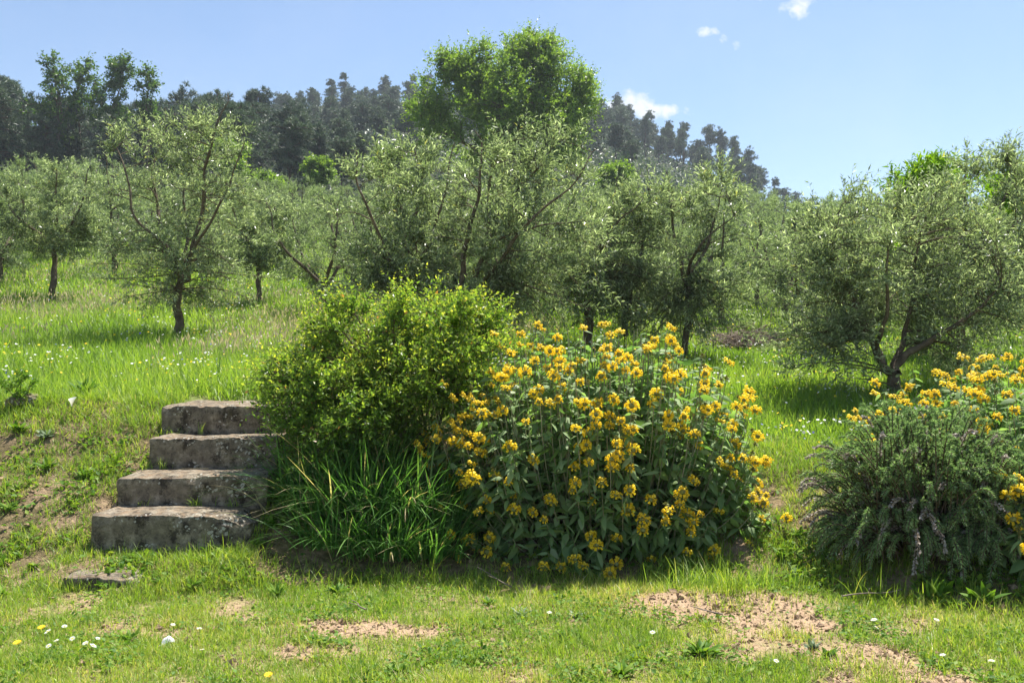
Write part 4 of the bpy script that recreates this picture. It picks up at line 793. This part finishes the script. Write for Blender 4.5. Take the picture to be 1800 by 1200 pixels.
WE = [(1230, 1150, 46, .13, .34, 'big dark leafy weed below the bare earth patch', 'weed', None), (1090, 1185, 22, .09, .4, 'leafy weed at the bottom edge left of the big dark weed', 'weed', None), (490, 1047, 26, .10, .28, 'upright plantain weed at the lawn edge below the steps', 'weed', None),
      (596, 1042, 26, .10, .30, 'bright pointed weed at the lawn edge before the long grass', 'weed', None), (345, 1038, 20, .09, .30, 'light green weed growing before the lowest step', 'weed', None), (290, 1035, 16, .08, .3, 'low weed before the half buried stone', 'weed', None),
      (235, 1120, 18, .08, .36, 'dark weed in the lawn beside the white scrap', 'weed', None), (8, 1050, 16, .09, .34, 'weed at the left edge where lawn meets bank', 'weed', None), (860, 1057, 24, .08, .3, 'flat dark weed in the lawn before the yellow shrub', 'weed', None), (915, 1080, 12, .08, .3, 'grey green leaves lying in the lawn, centre', 'greyweed', None),
      (1010, 1083, 12, .08, .28, 'grey green weed right of the centre of the lawn', 'greyweed', None), (700, 1180, 30, .07, .5, 'low leafy weed at the bottom of the lawn left of centre', 'weed', None), (1425, 1135, 18, .07, .5, 'small pale weed between the two bare earth patches', 'greyweed', None), (1450, 1150, 20, .07, .5, 'green weed beside the winding bare earth', 'weed', None), (1640, 1165, 16, .07, .5, 'low weed in the lawn near the bottom right', 'weed', None),
      (85, 790, 24, .12, .34, 'dark leafy weed halfway up the dry bank', 'weed', 5.25), (150, 800, 20, .12, .34, 'leafy weed on the bank left of the third step', 'weed', 5.15), (35, 740, 18, .13, .4, 'weed near the top of the bank, far left', 'weed', 5.6), (85, 735, 18, .10, .5, 'grey leaved weed near the top of the bank', 'greyweed', 5.55), (20, 860, 18, .11, .34, 'weed low on the bank at the left edge', 'weed', 4.85), (65, 960, 26, .06, .5, 'small bright leafy weed at the foot of the bank', 'weed', 4.42),
      (150, 690, 22, .2, .2, 'tall yellow green leaves standing at the top of the bank', 'weed', 6.2), (478, 880, 26, .09, .5, 'round leaved weed beside the second step', 'weed', 4.75), (455, 915, 20, .08, .5, 'round leaved weed beside the cracked step', 'weed', 4.6), (520, 850, 20, .11, .4, 'shaded leafy weed between the steps and the long grass', 'weed', 4.9), (1370, 960, 24, .09, .4, 'leafy weed on the bank right of the yellow shrub', 'weed', 4.5), (1400, 905, 20, .10, .4, 'bright weed on the bank before the rosemary', 'weed', 4.65), (1640, 1060, 22, .15, .28, 'dark upright weed under the rosemary', 'weed', 4.0), (1720, 1075, 14, .16, .36, 'wide leaved weed at the foot of the rosemary, right', 'weed', 3.9), (1330, 880, 16, .1, .4, 'weed at the right foot of the yellow shrub', 'weed', 4.8)]
for i, (px, py, n, L, wd, lb, mt, bk) in enumerate(WE): rosette(600 + i, px, py, n, L, wd, lb, mt, bk, 1.4 if 'tall' in lb or 'upright' in lb else .75)
def tuft(seed, p, n, L, wd, label, mat='meadowgrass', rx=.04, lean=.3):
    rng = RNG(seed); root = thing('grass_tuft', p, label, 'grass tuft', 'grass tufts'); mb = MB(); b_ = np.stack([rng.normal(0, rx, n), rng.normal(0, rx * .6, n), np.zeros(n)], -1)
    blades(mb, b_, rng.uniform(.5, 1.1, n) * L, np.full(n, wd), rng, lean, 4, rng.beta(2, 2.2, n), .5); mb.build('blades', M[mat], root)
def g2(px, D): return on_ground(px, D)
def tread(px, k): x0, x1, yt, D, h, d, ch, lb = steps[k]; q = at(px, yt, D); return np.array([(px - 900) / FPX * (D + d * .72), D + d * .72, q[2]])
TU = [(g2(1290, 4.02), 70, .17, .004, 'upright grass tuft growing out of the bare earth', .035, .25), (g2(1215, 4.22), 160, .19, .004, 'grass tuft at the lawn edge before the yellow shrub, right', .09, .5), (g2(1340, 4.2), 150, .19, .004, 'long grass at the lawn edge right of the upright tuft', .08, .6), (g2(400, 4.42), 120, .16, .0035, 'long pale grass before the cracked end of the lowest step', .09, .45),
      (g2(320, 4.46), 40, .14, .0035, 'thin grass before the middle of the lowest step', .08, .35), (g2(240, 4.46), 22, .16, .0035, 'few tall blades before the left of the lowest step', .05, .3), (g2(430, 4.50), 50, .15, .0035, 'grass at the right end of the lowest step', .05, .5), (g2(545, 4.33), 30, .15, .0035, 'grass blades at the lawn edge before the shaded soil', .06, .5), (g2(690, 4.38), 70, .13, .0035, 'grass fringe before the long leaved clumps', .05, .5), (g2(1000, 4.42), 26, .2, .0028, 'thin tall stalks before the yellow shrub', .025, .25),
      (tread(345, 0), 40, .085, .0032, 'dark green tuft on the lowest step against the second', .02, .35), (tread(410, 0), 22, .08, .003, 'sparse tuft near the right end of the lowest step', .03, .4), (tread(255, 0), 8, .09, .003, 'single thin blades left on the lowest step', .02, .3), (tread(292, 1), 22, .10, .003, 'tuft on the second step near its left end', .02, .3), (tread(258, 1), 26, .09, .0035, 'tuft at the left corner of the second step', .02, .5), (tread(440, 1), 20, .06, .003, 'short tuft on the second step, right end', .03, .5), (tread(355, 2), 12, .11, .0035, 'upright pale tuft on the third step', .008, .15), (tread(310, 2), 16, .09, .003, 'leaning blades on the third step, left', .03, .6),
      (g2(1505, 4.05), 14, .22, .004, 'yellowing blades before the rosemary, left', .03, .35), (g2(1540, 4.1), 30, .2, .004, 'grass growing at the foot of the rosemary', .08, .5), (g2(275, 5.3), 60, .09, .004, 'bright grass hugging the left end of the third step', .06, .5), (g2(215, 5.05), 60, .08, .004, 'bright grass left of the second step', .06, .5), (g2(150, 4.75), 40, .09, .004, 'bright grass left of the lowest step', .05, .5)]
for i, (p, n, L, wd, lb, rx, ln) in enumerate(TU): tuft(660 + i, p, n, L, wd, lb, 'meadowgrass' if i % 3 else 'lawngrass', rx, ln)
# daisies
def daisy_mesh(seed, r=.011, petals=13, yellow=False):
    rng = RNG(seed); mb = MB(); a = np.arange(petals) / petals * 6.283; d = np.stack([np.cos(a), np.sin(a), rng.uniform(.05, .3, petals)], -1)
    v, f = inst(LEAF4[0], LEAF4[1], d * r * .2, axes(d, rng, jit=.1), np.full(petals, r * .85), r * .42, r); mb.add(v, f, .6, 0)
    th = np.arange(8) / 8 * 6.283; v = np.concatenate([np.stack([np.cos(th) * r * .36, np.sin(th) * r * .36, 0 * th + .001], -1), [(0, 0, r * .25)]]); mb.add(v, [np.array([(i, (i + 1) % 8, 8) for i in range(8)])], .5, 1)
    v, f = tubes(np.array([[(0, 0, 0), (.004, .002, -.02), (.006, 0, -.05)]], float), np.full((1, 3), .0012), 4); mb.add(v, f, .5, 2)
    return mb.mesh('daisy', [M['yellow'] if yellow else M['white'], M['yellow'], M['weed']])
DAI = [daisy_mesh(1), daisy_mesh(2, .0125, 15), daisy_mesh(3, .010, 12)]; DAN = daisy_mesh(4, .016, 22, True)
rng = RNG(9)
for (px, py) in ((91, 1117), (93, 1145), (106, 1135), (134, 1131), (157, 1141), (178, 1131), (170, 1146), (309, 1106), (355, 1113), (360, 1153), (120, 1107)):
    q = lawn_at(px, py); o = ob('daisy', DAI[rng.integers(3)], None, (q[0], q[1], float(height(*q)) + .036), (rng.normal(.25, .25), rng.normal(0, .25), 0), float(rng.uniform(.9, 1.25))); tag(o, 'small white daisy in the lawn below the steps', 'daisy', 'daisies in the left lawn')
for (px, py) in ((965, 1088), (1531, 1098), (1535, 1111), (1640, 1104), (1650, 1160), (1735, 1170), (1360, 1172), (1145, 1124)):
    q = lawn_at(px, py); o = ob('daisy', DAI[rng.integers(3)], None, (q[0], q[1], float(height(*q)) + .036), (rng.normal(.25, .25), rng.normal(0, .25), 0), float(rng.uniform(.9, 1.25))); tag(o, 'small white daisy in the right half of the lawn', 'daisy', 'daisies in the right lawn')
for (px, py, lb) in ((80, 1109, 'yellow dandelion beside a daisy in the left lawn'), (38, 1138, 'yellow dandelion nearest the left edge of the lawn'), (476, 1199, 'yellow dandelion at the bottom edge of the lawn')):
    q = lawn_at(px, min(py, 1196)); tag(ob('dandelion', DAN, None, (q[0], q[1], float(height(*q)) + .035), (.3, 0, 0)), lb, 'dandelion')
# white scrap on the grass
q = lawn_at(300, 1132); g = np.linspace(-1, 1, 6); A, B_ = np.meshgrid(g, g); rz_ = .006 * np.sin(A * 3 + 1) + .006 * np.cos(B_ * 2.5 + A)
v = np.stack([A * .020 * (1 - .45 * B_), B_ * .013 + .006 * A, rz_ * .8 + .006 * (B_ + 1)], -1).reshape(-1, 3); F = np.array([(i * 6 + j, i * 6 + j + 1, i * 6 + j + 7, i * 6 + j + 6) for i in range(5) for j in range(5)])
mb = MB(); mb.add(np.concatenate([v, v + np.array([0, 0, .0008])]), [np.concatenate([F, F[:, ::-1] + 36])]); o = mb.build('paper_scrap', M['paper']); o.location = (q[0], q[1], float(height(*q)) + .028); o.rotation_euler = (.35, .1, .4); tag(o, 'crumpled white scrap lying on the lawn below the steps', 'scrap')
# twigs on the lawn
for i, (px, py, L, rz, lb) in enumerate(((1240, 1085, .14, 2.6, 'pale bent twig on the bare earth'), (635, 1075, .12, 2.2, 'thin dark twig in the lawn, left of centre'), (1530, 1062, .30, .12, 'pale dry stalk lying at the foot of the rosemary'), (870, 1030, .22, 2.5, 'dry stalk leaning at the lawn edge before the yellow shrub'))):
    q = lawn_at(px, py); rng = RNG(i + 900); P = resample(np.array([(-L / 2, 0, .012), (-.1 * L, .02, .02), (L * .2, -.01, .018), (L / 2, .015, .03)]), 8); mb = MB(); v, f = tubes(P[None], np.linspace(.004, .0015, 8)[None], 5); mb.add(v, f); v, f = tubes((P[3] + np.linspace(0, 1, 4)[:, None] * np.array([.03, .035, .012]))[None], np.linspace(.002, .001, 4)[None], 4); mb.add(v, f)
    o = mb.build('twig', M['dead']); o.location = (q[0], q[1], float(height(*q)) + (.02 if i < 2 else .035)); o.rotation_euler = (0, -.25 if i == 3 else 0, rz); tag(o, lb, 'twig')
# calla lily and small leafy seedling at the top of the bank
p = on_ground(127, 5.75); t = thing('calla_lily', p, 'single cream calla lily at the top of the left bank', 'flower', None, 0, .7); mb = MB(); v, f = tubes(resample([(0, 0, -.02), (.004, 0, .06), (0, 0, .13)], 6)[None], np.full((1, 6), .005), 6); mb.add(v, f, .8); mb.build('stem', M['weed'], t)
uu, vv = np.meshgrid(np.linspace(0, 1, 8), np.linspace(0, 2 * np.pi, 15), indexing='ij'); rr = .006 + .030 * uu ** 1.8 * (1 + .25 * np.cos(vv)); zz = .12 + .075 * uu * (1 + .18 * np.cos(vv) * uu)
vv_ = np.stack([rr * np.cos(vv), rr * np.sin(vv), zz], -1).reshape(-1, 3); F = np.array([(i * 15 + j, i * 15 + j + 1, i * 15 + j + 16, i * 15 + j + 15) for i in range(7) for j in range(14)]); mb = MB(); mb.add(vv_, [F], .3); mb.build('bloom', M['white'], t).rotation_euler = (0, 0, 1.0)
mb = MB(); v, f = tubes(resample([(0, 0, .125), (0, 0, .15), (0, 0, .18)], 5)[None], np.linspace(.004, .002, 5)[None], 6); mb.add(v, f); mb.build('spadix', M['yellow'], t)
b = on_ground(32, 5.9); w, f = woody(98, [([(0, 0, -.05), (.02, 0, .14), (.03, .02, .28)], .006, .003, .3), ([(0, 0, 0), (-.06, .02, .12), (-.12, 0, .2)], .005, .002, .3), ([(0, 0, 0), (.08, .02, .1), (.12, 0, .2)], .005, .002, .3)], [((0, 0, .2), (.16, .12, .12), 1)], 26, 5, 6, .036, .6, (.05, .1), .2, br=.003, spread=.9)
place('rose_seedling', w, f, b, 'small straggly leafy plant above the flat stones, far left', 'plant', None, (M['twig'], M['weed']), scale=.72, names=('stems', 'foliage'))
# brush pile between the olives
b = on_ground(1312, 12.5); rng = RNG(97); n = 420; mb = MB(); d = nrm(np.stack([rng.normal(0, 1, n), rng.normal(0, .6, n), rng.normal(0, .22, n)], -1)); c_ = np.stack([rng.normal(0, .38, n), rng.normal(0, .3, n), np.abs(rng.normal(.12, .12, n))], -1); L = rng.uniform(.3, 1.0, n)[:, None]
P = c_[:, None] + np.linspace(-.5, .5, 5)[None, :, None] * (d * L)[:, None] + rng.normal(0, .02, (n, 5, 3)); P[:, :, 2] = np.maximum(P[:, :, 2], .01); v, f = tubes(P, np.linspace(.010, .004, 5)[None] * rng.uniform(.5, 1.3, (n, 1)), 4); mb.add(v, f)
o = mb.build('brush_pile', M['dead']); o.location = b; o.scale = (.62, .62, .7); tag(o, 'heap of dry pruned branches on the grass between the olives, right', 'brush pile')

# ------------------------------------------------------------------ air
import bmesh
bm = bmesh.new(); bmesh.ops.create_cube(bm, size=1.0); me = bpy.data.meshes.new('haze'); bm.to_mesh(me); bm.free()
zt = float(GZ.max()) + 14; zb = float(GZ.min()) - 1
hz = ob('haze', me, None, (0, -30, (zt + zb) / 2), None, (1360, 780, zt - zb)); tag(hz, 'thin blue summer haze in the air', 'haze', None, 'stuff')
m, t, o = material('haze_air'); pv = nn(t, 'ShaderNodeVolumePrincipled'); pv.inputs['Color'].default_value = (.80, .90, 1, 1); pv.inputs['Density'].default_value = .00055; pv.inputs['Anisotropy'].default_value = .3
t.links.new(pv.outputs[0], o.inputs['Volume']); me.materials.append(m)
